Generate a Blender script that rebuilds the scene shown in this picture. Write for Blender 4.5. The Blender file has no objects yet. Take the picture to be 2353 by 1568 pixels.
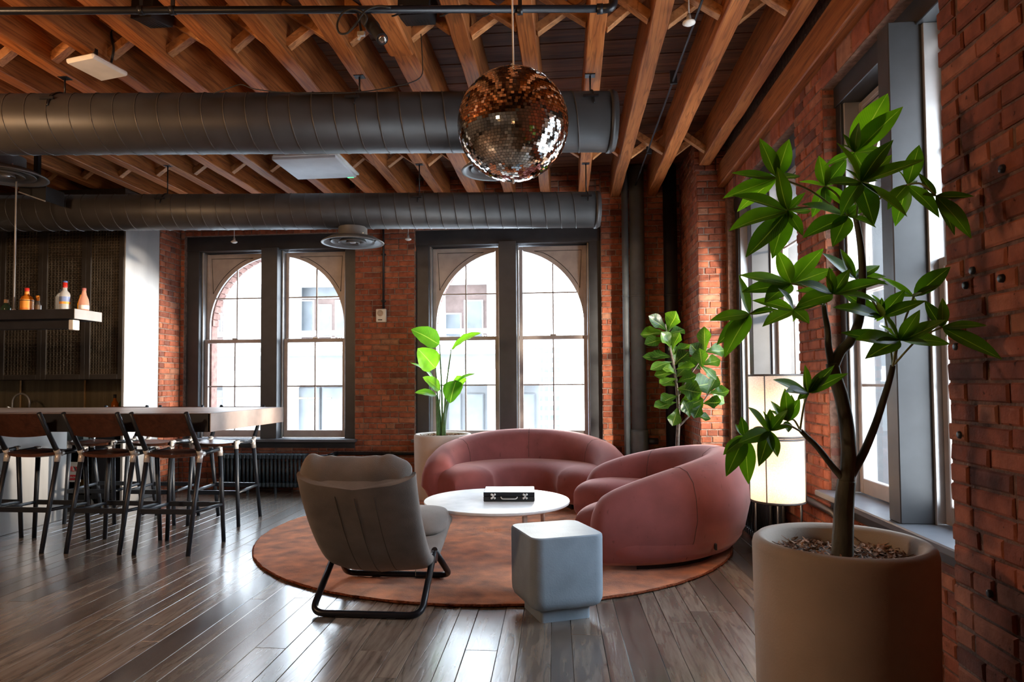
import bpy, math, random
from mathutils import Vector, Matrix
random.seed(7)
SC = bpy.context.scene
COL = SC.collection
R3 = ((0.99509519, 0.09873883, -0.0060165), (-0.00952056, 0.03505542, -0.99934002), (-0.09846275, 0.99449573, 0.03582353))
FPX, CX, CY, CAMH = 1551.7, 1151.1, 824.3, 1.25
# ------------------------------------------------------------------ camera, sky, lamps, exposure
cam = bpy.data.objects.new('camera', bpy.data.cameras.new('camera'))
COL.objects.link(cam)
rx, dn, fw = (Vector(r) for r in R3)
cam.matrix_world = Matrix(((rx.x, -dn.x, -fw.x, 0), (rx.y, -dn.y, -fw.y, 0), (rx.z, -dn.z, -fw.z, CAMH), (0, 0, 0, 1)))
cam.data.sensor_width = 36.0
cam.data.sensor_fit = 'HORIZONTAL'
cam.data.lens = FPX * 36.0 / 2353
cam.data.shift_x = (1176.5 - CX) / 2353
cam.data.shift_y = (CY - 784) / 2353
cam.data.clip_start = 0.05
SC.camera = cam

SKY = 15.0
w = bpy.data.worlds.new('sky')
SC.world = w
w.use_nodes = True
nt = w.node_tree
nt.nodes.clear()
wo = nt.nodes.new('ShaderNodeOutputWorld')
bg = nt.nodes.new('ShaderNodeBackground')
tc = nt.nodes.new('ShaderNodeTexCoord')
sx = nt.nodes.new('ShaderNodeSeparateXYZ')
rp = nt.nodes.new('ShaderNodeValToRGB')
rp.color_ramp.elements[0].position = 0.0
rp.color_ramp.elements[0].color = (0.86, 0.93, 1.0, 1)
rp.color_ramp.elements[1].position = 0.6
rp.color_ramp.elements[1].color = (0.7, 0.84, 1.0, 1)
nt.links.new(tc.outputs['Generated'], sx.inputs[0])
nt.links.new(sx.outputs['Z'], rp.inputs[0])
nt.links.new(rp.outputs[0], bg.inputs[0])
bg.inputs[1].default_value = SKY
nt.links.new(bg.outputs[0], wo.inputs[0])
vs = SC.view_settings
SC.display_settings.display_device = 'sRGB'
vs.view_transform = 'Standard'
vs.look = 'None'
vs.gamma = 1.0
vs.use_curve_mapping = False
vs.exposure = 0.12
cy = SC.cycles
cy.use_denoising = True
cy.max_bounces = 8
cy.diffuse_bounces = 4
cy.glossy_bounces = 4
cy.transmission_bounces = 4
cy.transparent_max_bounces = 12
cy.caustics_reflective = False
cy.caustics_refractive = False
cy.sample_clamp_indirect = 6.0


def lamp(name, kind, loc, energy, color, size=0.1, rot=(0, 0, 0), size_y=None, portal=False):
    d = bpy.data.lights.new(name, kind)
    d.energy = energy
    d.color = color
    if kind == 'AREA':
        d.shape = 'RECTANGLE'
        d.size = size
        d.size_y = size_y or size
        if portal:
            d.cycles.is_portal = True
    else:
        d.shadow_soft_size = size
    o = bpy.data.objects.new(name, d)
    o.location = loc
    o.rotation_euler = rot
    COL.objects.link(o)
    return o


# daylight portals on the window openings (no emission of their own)
for x in (-3.53, -0.69):
    lamp('window_portal', 'AREA', (x, 8.3, 1.85), 1, (1, 1, 1), 2.2, (-math.pi / 2, 0, 0), 2.6, True)
for y in (3.29, 5.66):
    lamp('window_portal', 'AREA', (2.2, y, 1.85), 1, (1, 1, 1), 2.6, (0, math.pi / 2, 0), 2.1, True)
# low hazy sun just above the head of the right arched window
sun = lamp('low_sun', 'SUN', (2, 30, 12), 4.0, (1.0, 0.93, 0.82))
sun.data.angle = math.radians(5)
sun_dir = Vector((0.032, 1.0, 0.232))
sun.rotation_euler = sun_dir.to_track_quat('Z', 'Y').to_euler()
# warm track lamps of the room, behind and beside the camera, washing the timber ceiling
WARM = (1.0, 0.52, 0.21)
for i, (x, y, z, e, tx, ty, sz) in enumerate(((-1.2, 0.6, 2.0, 78, -1.4, 3.4, 105), (-0.1, 0.8, 2.0, 32, 0.2, 3.8, 80), (-3.6, 1.2, 2.1, 84, -3.2, 3.6, 100), (-4.6, 2.4, 2.75, 70, -3.0, 5.0, 78))):
    o = lamp('track_light', 'SPOT', (x, y, z), e, WARM, 0.12)
    o.data.spot_size = math.radians(sz)
    o.data.spot_blend = 0.8
    o.rotation_euler = (Vector((tx, ty, 3.5)) - Vector((x, y, z))).to_track_quat('-Z', 'Y').to_euler()


lamp('warm_fill_light', 'POINT', (-4.1, 1.6, 2.5), 170, (1.0, 0.66, 0.4), 0.15)  # unseen warm fill added to brighten the left floor and foreground


def aim(o, target, size, blend):
    o.data.spot_size = math.radians(size)
    o.data.spot_blend = blend
    o.rotation_euler = (Vector(target) - o.location).to_track_quat('-Z', 'Y').to_euler()


# spot lamps added outside, standing in for low sunlight off the side-street facades
aim(lamp('glint_stand_in', 'SPOT', (7.5, -1.6, 2.9), 17000, (1.0, 0.84, 0.68), 0.35), (1.56, 6.7, 1.5), 12.0, 0.45)
aim(lamp('glint_stand_in', 'SPOT', (12.0, 4.4, 2.5), 27000, (1.0, 0.86, 0.72), 0.3), (-4.2, 6.3, 1.35), 10.5, 0.4)


# ------------------------------------------------------------------ pixel helpers: a point of the photograph at a known plane
def ray(x, y):
    v = Vector(((x - CX) / FPX, (y - CY) / FPX, 1.0))
    return rx * v.x + dn * v.y + fw * v.z


def atY(x, y, Y):
    d = ray(x, y)
    t = Y / d.y
    return Vector((d.x * t, Y, CAMH + d.z * t))


def atX(x, y, X):
    d = ray(x, y)
    t = X / d.x
    return Vector((X, d.y * t, CAMH + d.z * t))


def atZ(x, y, Z):
    d = ray(x, y)
    t = (Z - CAMH) / d.z
    return Vector((d.x * t, d.y * t, Z))


def atD(x, y, D):
    return Vector((0, 0, CAMH)) + ray(x, y) * D


def proj(p):
    p = Vector(p) - Vector((0, 0, CAMH))
    zc = fw.dot(p)
    if zc < 0.2:
        return None
    return (FPX * rx.dot(p) / zc + CX, FPX * dn.dot(p) / zc + CY, zc)


# ------------------------------------------------------------------ materials
def new_mat(name):
    m = bpy.data.materials.new(name)
    m.use_nodes = True
    t = m.node_tree
    t.nodes.clear()
    out = t.nodes.new('ShaderNodeOutputMaterial')
    return m, t, out


def N(t, kind, **kw):
    n = t.nodes.new(kind)
    for k, v in kw.items():
        if k.startswith('i_'):
            key = k[2:]
            n.inputs[int(key) if key.isdigit() else key.replace('_', ' ')].default_value = v
        else:
            setattr(n, k, v)
    return n


def mixc(t, fac, a, b, mode='MIX'):
    n = t.nodes.new('ShaderNodeMix')
    n.data_type = 'RGBA'
    n.blend_type = mode
    for s, v in ((n.inputs[0], fac), (n.inputs[6], a), (n.inputs[7], b)):
        if isinstance(v, (int, float)):
            s.default_value = v
        elif isinstance(v, tuple):
            s.default_value = (*v, 1) if len(v) == 3 else v
        else:
            t.links.new(v, s)
    return n.outputs[2]


def ramp(t, fac, stops):
    n = t.nodes.new('ShaderNodeValToRGB')
    e = n.color_ramp.elements
    while len(e) < len(stops):
        e.new(0.5)
    for el, (p, c) in zip(e, stops):
        el.position = p
        el.color = (*c, 1)
    t.links.new(fac, n.inputs[0])
    return n.outputs[0]


def coords(t, scale=(1, 1, 1), rand=True, obj=False):
    if obj:
        src = N(t, 'ShaderNodeTexCoord').outputs['Object']
    else:
        src = N(t, 'ShaderNodeNewGeometry').outputs['Position']
    mp = N(t, 'ShaderNodeMapping')
    mp.inputs['Scale'].default_value = scale
    if rand:
        oi = N(t, 'ShaderNodeObjectInfo')
        ge = N(t, 'ShaderNodeNewGeometry')
        ad = N(t, 'ShaderNodeMath', operation='ADD')
        t.links.new(oi.outputs['Random'], ad.inputs[0])
        t.links.new(ge.outputs['Random Per Island'], ad.inputs[1])
        mu = N(t, 'ShaderNodeMath', operation='MULTIPLY', i_1=37.0)
        t.links.new(ad.outputs[0], mu.inputs[0])
        cb = N(t, 'ShaderNodeCombineXYZ')
        t.links.new(mu.outputs[0], cb.inputs[0])
        t.links.new(mu.outputs[0], cb.inputs[1])
        va = N(t, 'ShaderNodeVectorMath', operation='ADD')
        t.links.new(src, mp.inputs[0])
        t.links.new(mp.outputs[0], va.inputs[0])
        t.links.new(cb.outputs[0], va.inputs[1])
        return va.outputs[0]
    t.links.new(src, mp.inputs[0])
    return mp.outputs[0]


def island_random(t):
    oi = N(t, 'ShaderNodeObjectInfo')
    ge = N(t, 'ShaderNodeNewGeometry')
    ad = N(t, 'ShaderNodeMath', operation='ADD')
    t.links.new(oi.outputs['Random'], ad.inputs[0])
    t.links.new(ge.outputs['Random Per Island'], ad.inputs[1])
    fr = N(t, 'ShaderNodeMath', operation='FRACT')
    t.links.new(ad.outputs[0], fr.inputs[0])
    return fr.outputs[0]


def bump(t, height, strength, dist, bs):
    b = N(t, 'ShaderNodeBump')
    b.inputs['Strength'].default_value = strength
    b.inputs['Distance'].default_value = dist
    t.links.new(height, b.inputs['Height'])
    t.links.new(b.outputs[0], bs.inputs['Normal'])


def plain(name, col, rough=0.5, metal=0.0, var=0.12, nscale=9.0, bmp=0.0, bscale=60.0, sheen=0.0, coat=0.0, spec=0.5, stretch=(1, 1, 1)):
    m, t, out = new_mat(name)
    bs = N(t, 'ShaderNodeBsdfPrincipled')
    bs.inputs['Roughness'].default_value = rough
    bs.inputs['Metallic'].default_value = metal
    bs.inputs['Specular IOR Level'].default_value = spec
    bs.inputs['Sheen Weight'].default_value = sheen
    bs.inputs['Coat Weight'].default_value = coat
    v = coords(t, stretch, rand=False)
    n = N(t, 'ShaderNodeTexNoise', i_Scale=nscale, i_Detail=5.0)
    t.links.new(v, n.inputs['Vector'])
    lo = tuple(c * (1 - var * 2) for c in col)
    hi = tuple(min(1, c * (1 + var * 2)) for c in col)
    t.links.new(ramp(t, n.outputs[0], ((0.3, lo), (0.7, hi))), bs.inputs['Base Color'])
    if bmp:
        n2 = N(t, 'ShaderNodeTexNoise', i_Scale=bscale, i_Detail=4.0)
        t.links.new(v, n2.inputs['Vector'])
        bump(t, n2.outputs[0], bmp, 0.01, bs)
    t.links.new(bs.outputs[0], out.inputs[0])
    return m


def timber(name, dark, mid, light, scale, rough=0.6, lines=18.0, lineamt=0.45, tone=0.35, bstr=0.25, spec=0.35, coat=0.0):
    """plank wood: stretched noise contoured into cathedral grain, own tone per piece"""
    m, t, out = new_mat(name)
    bs = N(t, 'ShaderNodeBsdfPrincipled')
    bs.inputs['Roughness'].default_value = rough
    bs.inputs['Specular IOR Level'].default_value = spec
    v = coords(t, scale, rand=True)
    n1 = N(t, 'ShaderNodeTexNoise', i_Scale=1.0, i_Detail=3.0, i_Roughness=0.45)
    t.links.new(v, n1.inputs['Vector'])
    mu = N(t, 'ShaderNodeMath', operation='MULTIPLY', i_1=lines * 6.283)
    t.links.new(n1.outputs[0], mu.inputs[0])
    sn = N(t, 'ShaderNodeMath', operation='SINE')
    t.links.new(mu.outputs[0], sn.inputs[0])
    g = ramp(t, sn.outputs[0], ((0.0, (1, 1, 1)), (0.55, (0.9, 0.9, 0.9)), (1.0, (0.25, 0.25, 0.25))))
    n2 = N(t, 'ShaderNodeTexNoise', i_Scale=2.2, i_Detail=8.0, i_Roughness=0.65)
    t.links.new(v, n2.inputs['Vector'])
    base = ramp(t, n2.outputs[0], ((0.28, dark), (0.5, mid), (0.75, light)))
    r = island_random(t)
    tn = ramp(t, r, ((0.0, (1 - tone,) * 3), (0.5, (1, 0.98, 0.95)), (1.0, (1 + tone * 0.8, 1 + tone * 0.7, 1 + tone * 0.6))))
    c = mixc(t, 1.0, base, tn, 'MULTIPLY')
    c = mixc(t, lineamt, c, g, 'MULTIPLY')
    t.links.new(c, bs.inputs['Base Color'])
    bs.inputs['Coat Weight'].default_value = coat
    bs.inputs['Coat Roughness'].default_value = 0.2
    bump(t, g, bstr, 0.002, bs)
    t.links.new(bs.outputs[0], out.inputs[0])
    return m


def brick_mat(name, stops):
    m, t, out = new_mat(name)
    bs = N(t, 'ShaderNodeBsdfPrincipled')
    bs.inputs['Roughness'].default_value = 0.85
    bs.inputs['Specular IOR Level'].default_value = 0.25
    r = island_random(t)
    c = ramp(t, r, stops)
    v = coords(t, (1, 1, 1), rand=True)
    n = N(t, 'ShaderNodeTexNoise', i_Scale=14.0, i_Detail=6.0)
    t.links.new(v, n.inputs['Vector'])
    c = mixc(t, 1.0, c, ramp(t, n.outputs[0], ((0.3, (0.62, 0.6, 0.6)), (0.7, (1.2, 1.15, 1.1)))), 'MULTIPLY')
    n3 = N(t, 'ShaderNodeTexNoise', i_Scale=42.0, i_Detail=3.0)
    t.links.new(v, n3.inputs['Vector'])
    c = mixc(t, 1.0, c, ramp(t, n3.outputs[0], ((0.26, (0.3, 0.28, 0.27)), (0.34, (1, 1, 1)))), 'MULTIPLY')
    t.links.new(c, bs.inputs['Base Color'])
    n2 = N(t, 'ShaderNodeTexNoise', i_Scale=70.0, i_Detail=5.0)
    t.links.new(v, n2.inputs['Vector'])
    bump(t, n2.outputs[0], 0.5, 0.006, bs)
    t.links.new(bs.outputs[0], out.inputs[0])
    return m


def leaf_mat(name, dark, light, under, trans, rough=0.38, veins=26.0):
    m, t, out = new_mat(name)
    at = N(t, 'ShaderNodeAttribute', attribute_name='leafuv')
    sp = N(t, 'ShaderNodeSeparateXYZ')
    t.links.new(at.outputs['Vector'], sp.inputs[0])
    ab = N(t, 'ShaderNodeMath', operation='ABSOLUTE')
    t.links.new(sp.outputs[0], ab.inputs[0])
    # side veins slant forward from the midrib
    ma = N(t, 'ShaderNodeMath', operation='MULTIPLY_ADD', i_1=-0.22)
    t.links.new(ab.outputs[0], ma.inputs[0])
    t.links.new(sp.outputs[1], ma.inputs[2])
    mv = N(t, 'ShaderNodeMath', operation='MULTIPLY', i_1=veins * 6.283)
    t.links.new(ma.outputs[0], mv.inputs[0])
    sn = N(t, 'ShaderNodeMath', operation='SINE')
    t.links.new(mv.outputs[0], sn.inputs[0])
    vein = ramp(t, sn.outputs[0], ((0.0, (0, 0, 0)), (0.75, (0.05, 0.05, 0.05)), (1.0, (0.4, 0.4, 0.4))))
    rib = ramp(t, ab.outputs[0], ((0.0, (0.9, 0.9, 0.9)), (0.03, (0.6, 0.6, 0.6)), (0.06, (0, 0, 0))))
    ns = N(t, 'ShaderNodeTexNoise', i_Scale=9.0, i_Detail=3.0)
    t.links.new(coords(t, (1, 1, 1), rand=True), ns.inputs['Vector'])
    base = ramp(t, ns.outputs[0], ((0.3, dark), (0.7, light)))
    oi = N(t, 'ShaderNodeObjectInfo')
    base = mixc(t, 1.0, base, ramp(t, oi.outputs['Random'], ((0.0, (0.28, 0.36, 0.34)), (0.45, (1, 1, 1)), (1.0, (1.5, 1.35, 0.9)))), 'MULTIPLY')
    c = mixc(t, vein, base, tuple(min(1, x * 1.7) for x in light))
    c = mixc(t, rib, c, under)
    ge = N(t, 'ShaderNodeNewGeometry')
    c = mixc(t, ge.outputs['Backfacing'], c, mixc(t, 0.55, c, under))
    bs = N(t, 'ShaderNodeBsdfPrincipled')
    bs.inputs['Roughness'].default_value = rough
    t.links.new(c, bs.inputs['Base Color'])
    bump(t, vein, 0.25, 0.002, bs)
    tr = N(t, 'ShaderNodeBsdfTranslucent')
    t.links.new(mixc(t, 1.0, c, trans, 'MULTIPLY'), tr.inputs[0])
    ad = N(t, 'ShaderNodeMixShader', i_0=0.42)
    t.links.new(bs.outputs[0], ad.inputs[1])
    t.links.new(tr.outputs[0], ad.inputs[2])
    t.links.new(ad.outputs[0], out.inputs[0])
    return m


def glass_mat(name, tint=(0.97, 0.98, 0.98), refl=0.06):
    m, t, out = new_mat(name)
    tr = N(t, 'ShaderNodeBsdfTransparent')
    tr.inputs[0].default_value = (*tint, 1)
    gl = N(t, 'ShaderNodeBsdfGlossy')
    gl.inputs['Roughness'].default_value = 0.02
    lw = N(t, 'ShaderNodeLayerWeight', i_Blend=0.15)
    ns = N(t, 'ShaderNodeTexNoise', i_Scale=3.0)
    t.links.new(coords(t, (1, 1, 1), rand=False), ns.inputs['Vector'])
    mm = N(t, 'ShaderNodeMath', operation='MULTIPLY', i_1=refl * 4)
    t.links.new(lw.outputs['Fresnel'], mm.inputs[0])
    mx = N(t, 'ShaderNodeMixShader')
    t.links.new(mm.outputs[0], mx.inputs[0])
    t.links.new(tr.outputs[0], mx.inputs[1])
    t.links.new(gl.outputs[0], mx.inputs[2])
    t.links.new(mx.outputs[0], out.inputs[0])
    return m


def emit_mat(name, col, strength):
    m, t, out = new_mat(name)
    e = N(t, 'ShaderNodeEmission', i_Strength=strength)
    ns = N(t, 'ShaderNodeTexNoise', i_Scale=20.0)
    t.links.new(coords(t, (1, 1, 1), rand=False), ns.inputs['Vector'])
    t.links.new(ramp(t, ns.outputs[0], ((0.3, tuple(c * 0.9 for c in col)), (0.7, col))), e.inputs[0])
    t.links.new(e.outputs[0], out.inputs[0])
    return m


def shade_mat(name):
    m, t, out = new_mat(name)
    v = coords(t, (1, 1, 1), rand=False)
    wv = N(t, 'ShaderNodeTexNoise', i_Scale=160.0, i_Detail=2.0)
    t.links.new(v, wv.inputs['Vector'])
    c = ramp(t, wv.outputs[0], ((0.3, (0.6, 0.54, 0.48)), (0.7, (0.78, 0.73, 0.67))))
    d = N(t, 'ShaderNodeBsdfDiffuse')
    tr = N(t, 'ShaderNodeBsdfTranslucent')
    t.links.new(c, d.inputs[0])
    t.links.new(c, tr.inputs[0])
    mx = N(t, 'ShaderNodeMixShader', i_0=0.6)
    t.links.new(d.outputs[0], mx.inputs[1])
    t.links.new(tr.outputs[0], mx.inputs[2])
    t.links.new(mx.outputs[0], out.inputs[0])
    return m


def velvet(name, col, hi):
    m, t, out = new_mat(name)
    bs = N(t, 'ShaderNodeBsdfPrincipled')
    bs.inputs['Roughness'].default_value = 0.8
    bs.inputs['Specular IOR Level'].default_value = 0.2
    bs.inputs['Sheen Weight'].default_value = 0.55
    bs.inputs['Sheen Roughness'].default_value = 0.45
    bs.inputs['Sheen Tint'].default_value = (*hi, 1)
    v = coords(t, (1, 1, 1), rand=False)
    n = N(t, 'ShaderNodeTexNoise', i_Scale=5.0, i_Detail=6.0)
    t.links.new(v, n.inputs['Vector'])
    n3 = N(t, 'ShaderNodeTexNoise', i_Scale=38.0, i_Detail=2.0)
    t.links.new(coords(t, (1, 1, 0.35), rand=False), n3.inputs['Vector'])
    c = ramp(t, n.outputs[0], ((0.3, tuple(x * 0.85 for x in col)), (0.7, tuple(x * 1.15 for x in col))))
    c = mixc(t, 1.0, c, ramp(t, n3.outputs[0], ((0.25, (0.72, 0.7, 0.7)), (0.33, (1, 1, 1)))), 'MULTIPLY')
    t.links.new(c, bs.inputs['Base Color'])
    n2 = N(t, 'ShaderNodeTexNoise', i_Scale=220.0, i_Detail=2.0)
    t.links.new(v, n2.inputs['Vector'])
    bump(t, n2.outputs[0], 0.12, 0.002, bs)
    t.links.new(bs.outputs[0], out.inputs[0])
    return m


M = {}
M['brick'] = brick_mat('brick_red', ((0.0, (0.14, 0.056, 0.041)), (0.07, (0.22, 0.07, 0.041)), (0.35, (0.3, 0.092, 0.05)), (0.65, (0.345, 0.11, 0.058)), (0.9, (0.41, 0.14, 0.073)), (1.0, (0.34, 0.17, 0.11))))
M['mortar'] = plain('mortar_grey', (0.22, 0.155, 0.125), 0.95, var=0.2, nscale=30, bmp=0.6, bscale=90)
M['mortar_brown'] = plain('mortar_brown', (0.17, 0.088, 0.058), 0.95, var=0.2, nscale=30, bmp=0.6, bscale=90)
M['ext_brick'] = brick_mat('facade_brick', ((0.0, (0.3, 0.16, 0.13)), (0.5, (0.34, 0.19, 0.155)), (1.0, (0.38, 0.22, 0.18))))
M['joist'] = timber('joist_fir', (0.17, 0.046, 0.012), (0.35, 0.112, 0.028), (0.47, 0.175, 0.05), (14, 0.7, 14), 0.62, 9, 0.5, 0.28)
M['deck'] = timber('deck_pine', (0.06, 0.022, 0.01), (0.13, 0.05, 0.022), (0.2, 0.085, 0.036), (0.8, 16, 16), 0.75, 8, 0.5, 0.4)
M['brace'] = timber('brace_fir', (0.26, 0.1, 0.035), (0.46, 0.2, 0.075), (0.6, 0.3, 0.12), (6, 14, 6), 0.65, 8, 0.4, 0.25)
M['plank'] = timber('floor_oak', (0.105, 0.08, 0.065), (0.205, 0.163, 0.13), (0.31, 0.255, 0.205), (9, 0.85, 9), 0.27, 7, 0.4, 0.5, 0.15, 0.8, 0.7)
M['floor_gap'] = plain('floor_gap_dark', (0.03, 0.022, 0.018), 0.8)
M['charcoal'] = plain('window_charcoal_paint', (0.03, 0.032, 0.036), 0.45, var=0.08)
M['sash'] = plain('sash_taupe_paint', (0.4, 0.345, 0.315), 0.4, var=0.06)
M['track'] = plain('sash_track_metal', (0.5, 0.5, 0.5), 0.35, 0.6, var=0.05)
M['sillp'] = plain('sill_grey_paint', (0.13, 0.135, 0.15), 0.35, var=0.06)
M['mullion'] = plain('mullion_grey_paint', (0.05, 0.052, 0.056), 0.45, var=0.06)
M['glass'] = glass_mat('window_glass')
M['black_metal'] = plain('black_metal', (0.012, 0.013, 0.017), 0.35, 0.3, var=0.1)
M['black_matte'] = plain('black_matte', (0.012, 0.012, 0.013), 0.6)
M['stool_frame'] = plain('stool_blue_black_lacquer', (0.018, 0.023, 0.032), 0.4, var=0.1)
M['stool_wood'] = timber('stool_walnut', (0.05, 0.018, 0.01), (0.09, 0.032, 0.018), (0.13, 0.05, 0.028), (10, 3, 10), 0.4, 5, 0.3, 0.1)
M['alu'] = plain('cast_aluminium', (0.75, 0.73, 0.7), 0.35, 0.35, var=0.06)
M['steel'] = plain('brushed_steel', (0.4, 0.385, 0.37), 0.42, 0.35, var=0.07, nscale=5, stretch=(1, 1, 0.2))
M['zinc'] = plain('aged_zinc_counter', (0.36, 0.27, 0.225), 0.42, 0.3, var=0.16, nscale=4, bmp=0.05, bscale=20)
M['bar_dark'] = plain('bar_front_dark', (0.02, 0.02, 0.024), 0.4)
M['cab'] = plain('cabinet_dark_bronze', (0.035, 0.028, 0.022), 0.5, var=0.1)
M['lattice'] = plain('lattice_bronze', (0.12, 0.095, 0.065), 0.5, 0.3, var=0.15)
M['splash'] = plain('ribbed_bronze_glass', (0.16, 0.12, 0.06), 0.3, 0.4, var=0.1, nscale=3, bmp=0.4, bscale=40, stretch=(8, 1, 0.1))
M['brass'] = plain('brass_trim', (0.7, 0.5, 0.25), 0.3, 0.8)
M['duct'] = plain('duct_dark_paint', (0.04, 0.038, 0.038), 0.45, 0.1, var=0.12, nscale=4)
M['seam'] = plain('duct_seam_metal', (0.075, 0.07, 0.066), 0.4, 0.4)
M['diffuser'] = plain('diffuser_grey_paint', (0.12, 0.12, 0.12), 0.45, 0.1, var=0.05)
M['white_plastic'] = plain('white_plastic', (0.72, 0.7, 0.66), 0.45, var=0.04)
M['white_panel'] = plain('white_panel', (0.62, 0.63, 0.66), 0.55, var=0.03)
M['green_led'] = emit_mat('green_led', (0.1, 1.0, 0.35), 2.0)
M['rubber'] = plain('black_cable_rubber', (0.01, 0.01, 0.011), 0.5)
M['pipe'] = plain('pipe_blue_grey_paint', (0.12, 0.14, 0.155), 0.5, var=0.08)
M['pipe_black'] = plain('pipe_black_paint', (0.008, 0.009, 0.013), 0.5)
M['radiator'] = plain('radiator_dark_blue_enamel', (0.035, 0.05, 0.06), 0.35, 0.1, var=0.1)
M['velvet'] = velvet('rose_velvet', (0.245, 0.072, 0.068), (1.0, 0.62, 0.56))
M['sofa_base'] = plain('sofa_plinth_black', (0.02, 0.012, 0.012), 0.7)
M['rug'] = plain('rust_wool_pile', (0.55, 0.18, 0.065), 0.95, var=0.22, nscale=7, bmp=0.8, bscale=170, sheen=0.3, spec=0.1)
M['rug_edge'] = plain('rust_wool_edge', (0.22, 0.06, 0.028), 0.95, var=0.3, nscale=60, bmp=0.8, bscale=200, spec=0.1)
M['canvas'] = plain('taupe_canvas', (0.225, 0.192, 0.172), 0.85, var=0.1, nscale=6, bmp=0.25, bscale=260, sheen=0.2, spec=0.2)
M['canvas_seam'] = plain('canvas_seam_thread', (0.08, 0.07, 0.062), 0.9)
M['tabletop'] = plain('white_stone_top', (0.78, 0.76, 0.74), 0.42, var=0.04, nscale=12)
M['table_leg'] = plain('pale_wood_leg', (0.42, 0.3, 0.24), 0.5, var=0.1, nscale=20)
M['cube'] = plain('blue_grey_concrete', (0.23, 0.28, 0.33), 0.7, var=0.06, nscale=7, bmp=0.12, bscale=120)
M['pot'] = plain('beige_fibrecement', (0.43, 0.355, 0.29), 0.75, var=0.06, nscale=4, bmp=0.1, bscale=140)
M['pot_white'] = plain('white_fibrecement', (0.62, 0.54, 0.48), 0.75, var=0.05, nscale=4, bmp=0.1, bscale=140)
M['mulch'] = plain('coir_mulch', (0.34, 0.19, 0.115), 0.95, var=0.4, nscale=45)
M['soil'] = plain('dark_soil', (0.06, 0.035, 0.022), 0.95, var=0.3, nscale=40, bmp=0.6, bscale=60)
M['bark'] = plain('green_brown_bark', (0.075, 0.068, 0.042), 0.75, var=0.25, nscale=30, bmp=0.5, bscale=50, stretch=(1, 1, 0.3))
M['twig'] = plain('green_petiole', (0.3, 0.33, 0.13), 0.5)
M['fig_bark'] = plain('grey_fig_bark', (0.14, 0.11, 0.09), 0.8, var=0.2, nscale=40, bmp=0.3)
M['bop_stem'] = plain('green_stem', (0.09, 0.2, 0.06), 0.4, var=0.2, nscale=20)
M['leaf_money'] = leaf_mat('leaf_glossy_green', (0.034, 0.1, 0.01), (0.085, 0.2, 0.016), (0.36, 0.46, 0.14), (2.3, 2.3, 0.5), 0.33)
M['leaf_fig'] = leaf_mat('leaf_fig_green', (0.02, 0.062, 0.01), (0.055, 0.125, 0.017), (0.3, 0.38, 0.12), (1.3, 1.35, 0.35), 0.3, 9)
M['leaf_bop'] = leaf_mat('leaf_banana_green', (0.1, 0.3, 0.03), (0.17, 0.42, 0.05), (0.45, 0.6, 0.2), (2.0, 2.0, 0.7), 0.35, 30)
M['shade'] = shade_mat('linen_lampshade')
M['shade_rib'] = plain('lampshade_rib_grey', (0.12, 0.1, 0.09), 0.6)
M['mirror'] = plain('mirror_tile', (0.92, 0.9, 0.86), 0.03, 1.0, var=0.01)
M['ball_core'] = plain('ball_core_dark', (0.03, 0.025, 0.02), 0.5)
M['cord'] = plain('pale_cord', (0.55, 0.45, 0.36), 0.8)
M['plaster'] = plain('plain_plaster', (0.3, 0.27, 0.24), 0.9)
M['facade_white'] = plain('facade_white_stone', (0.88, 0.88, 0.88), 0.8, var=0.03, nscale=2)
M['facade_grey'] = plain('facade_pale_grey', (0.13, 0.133, 0.137), 0.8, var=0.05, nscale=2)
M['facade_pink'] = plain('facade_red_brick', (0.14, 0.1, 0.09), 0.9, var=0.08, nscale=5)
M['far_glass'] = plain('far_window_glass', (0.09, 0.1, 0.11), 0.4, 0.0, var=0.1, nscale=2)
M['far_warm'] = emit_mat('far_shop_lamp', (1.0, 0.75, 0.45), 3.0)
M['street'] = plain('street_asphalt', (0.45, 0.45, 0.46), 0.9)


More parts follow.
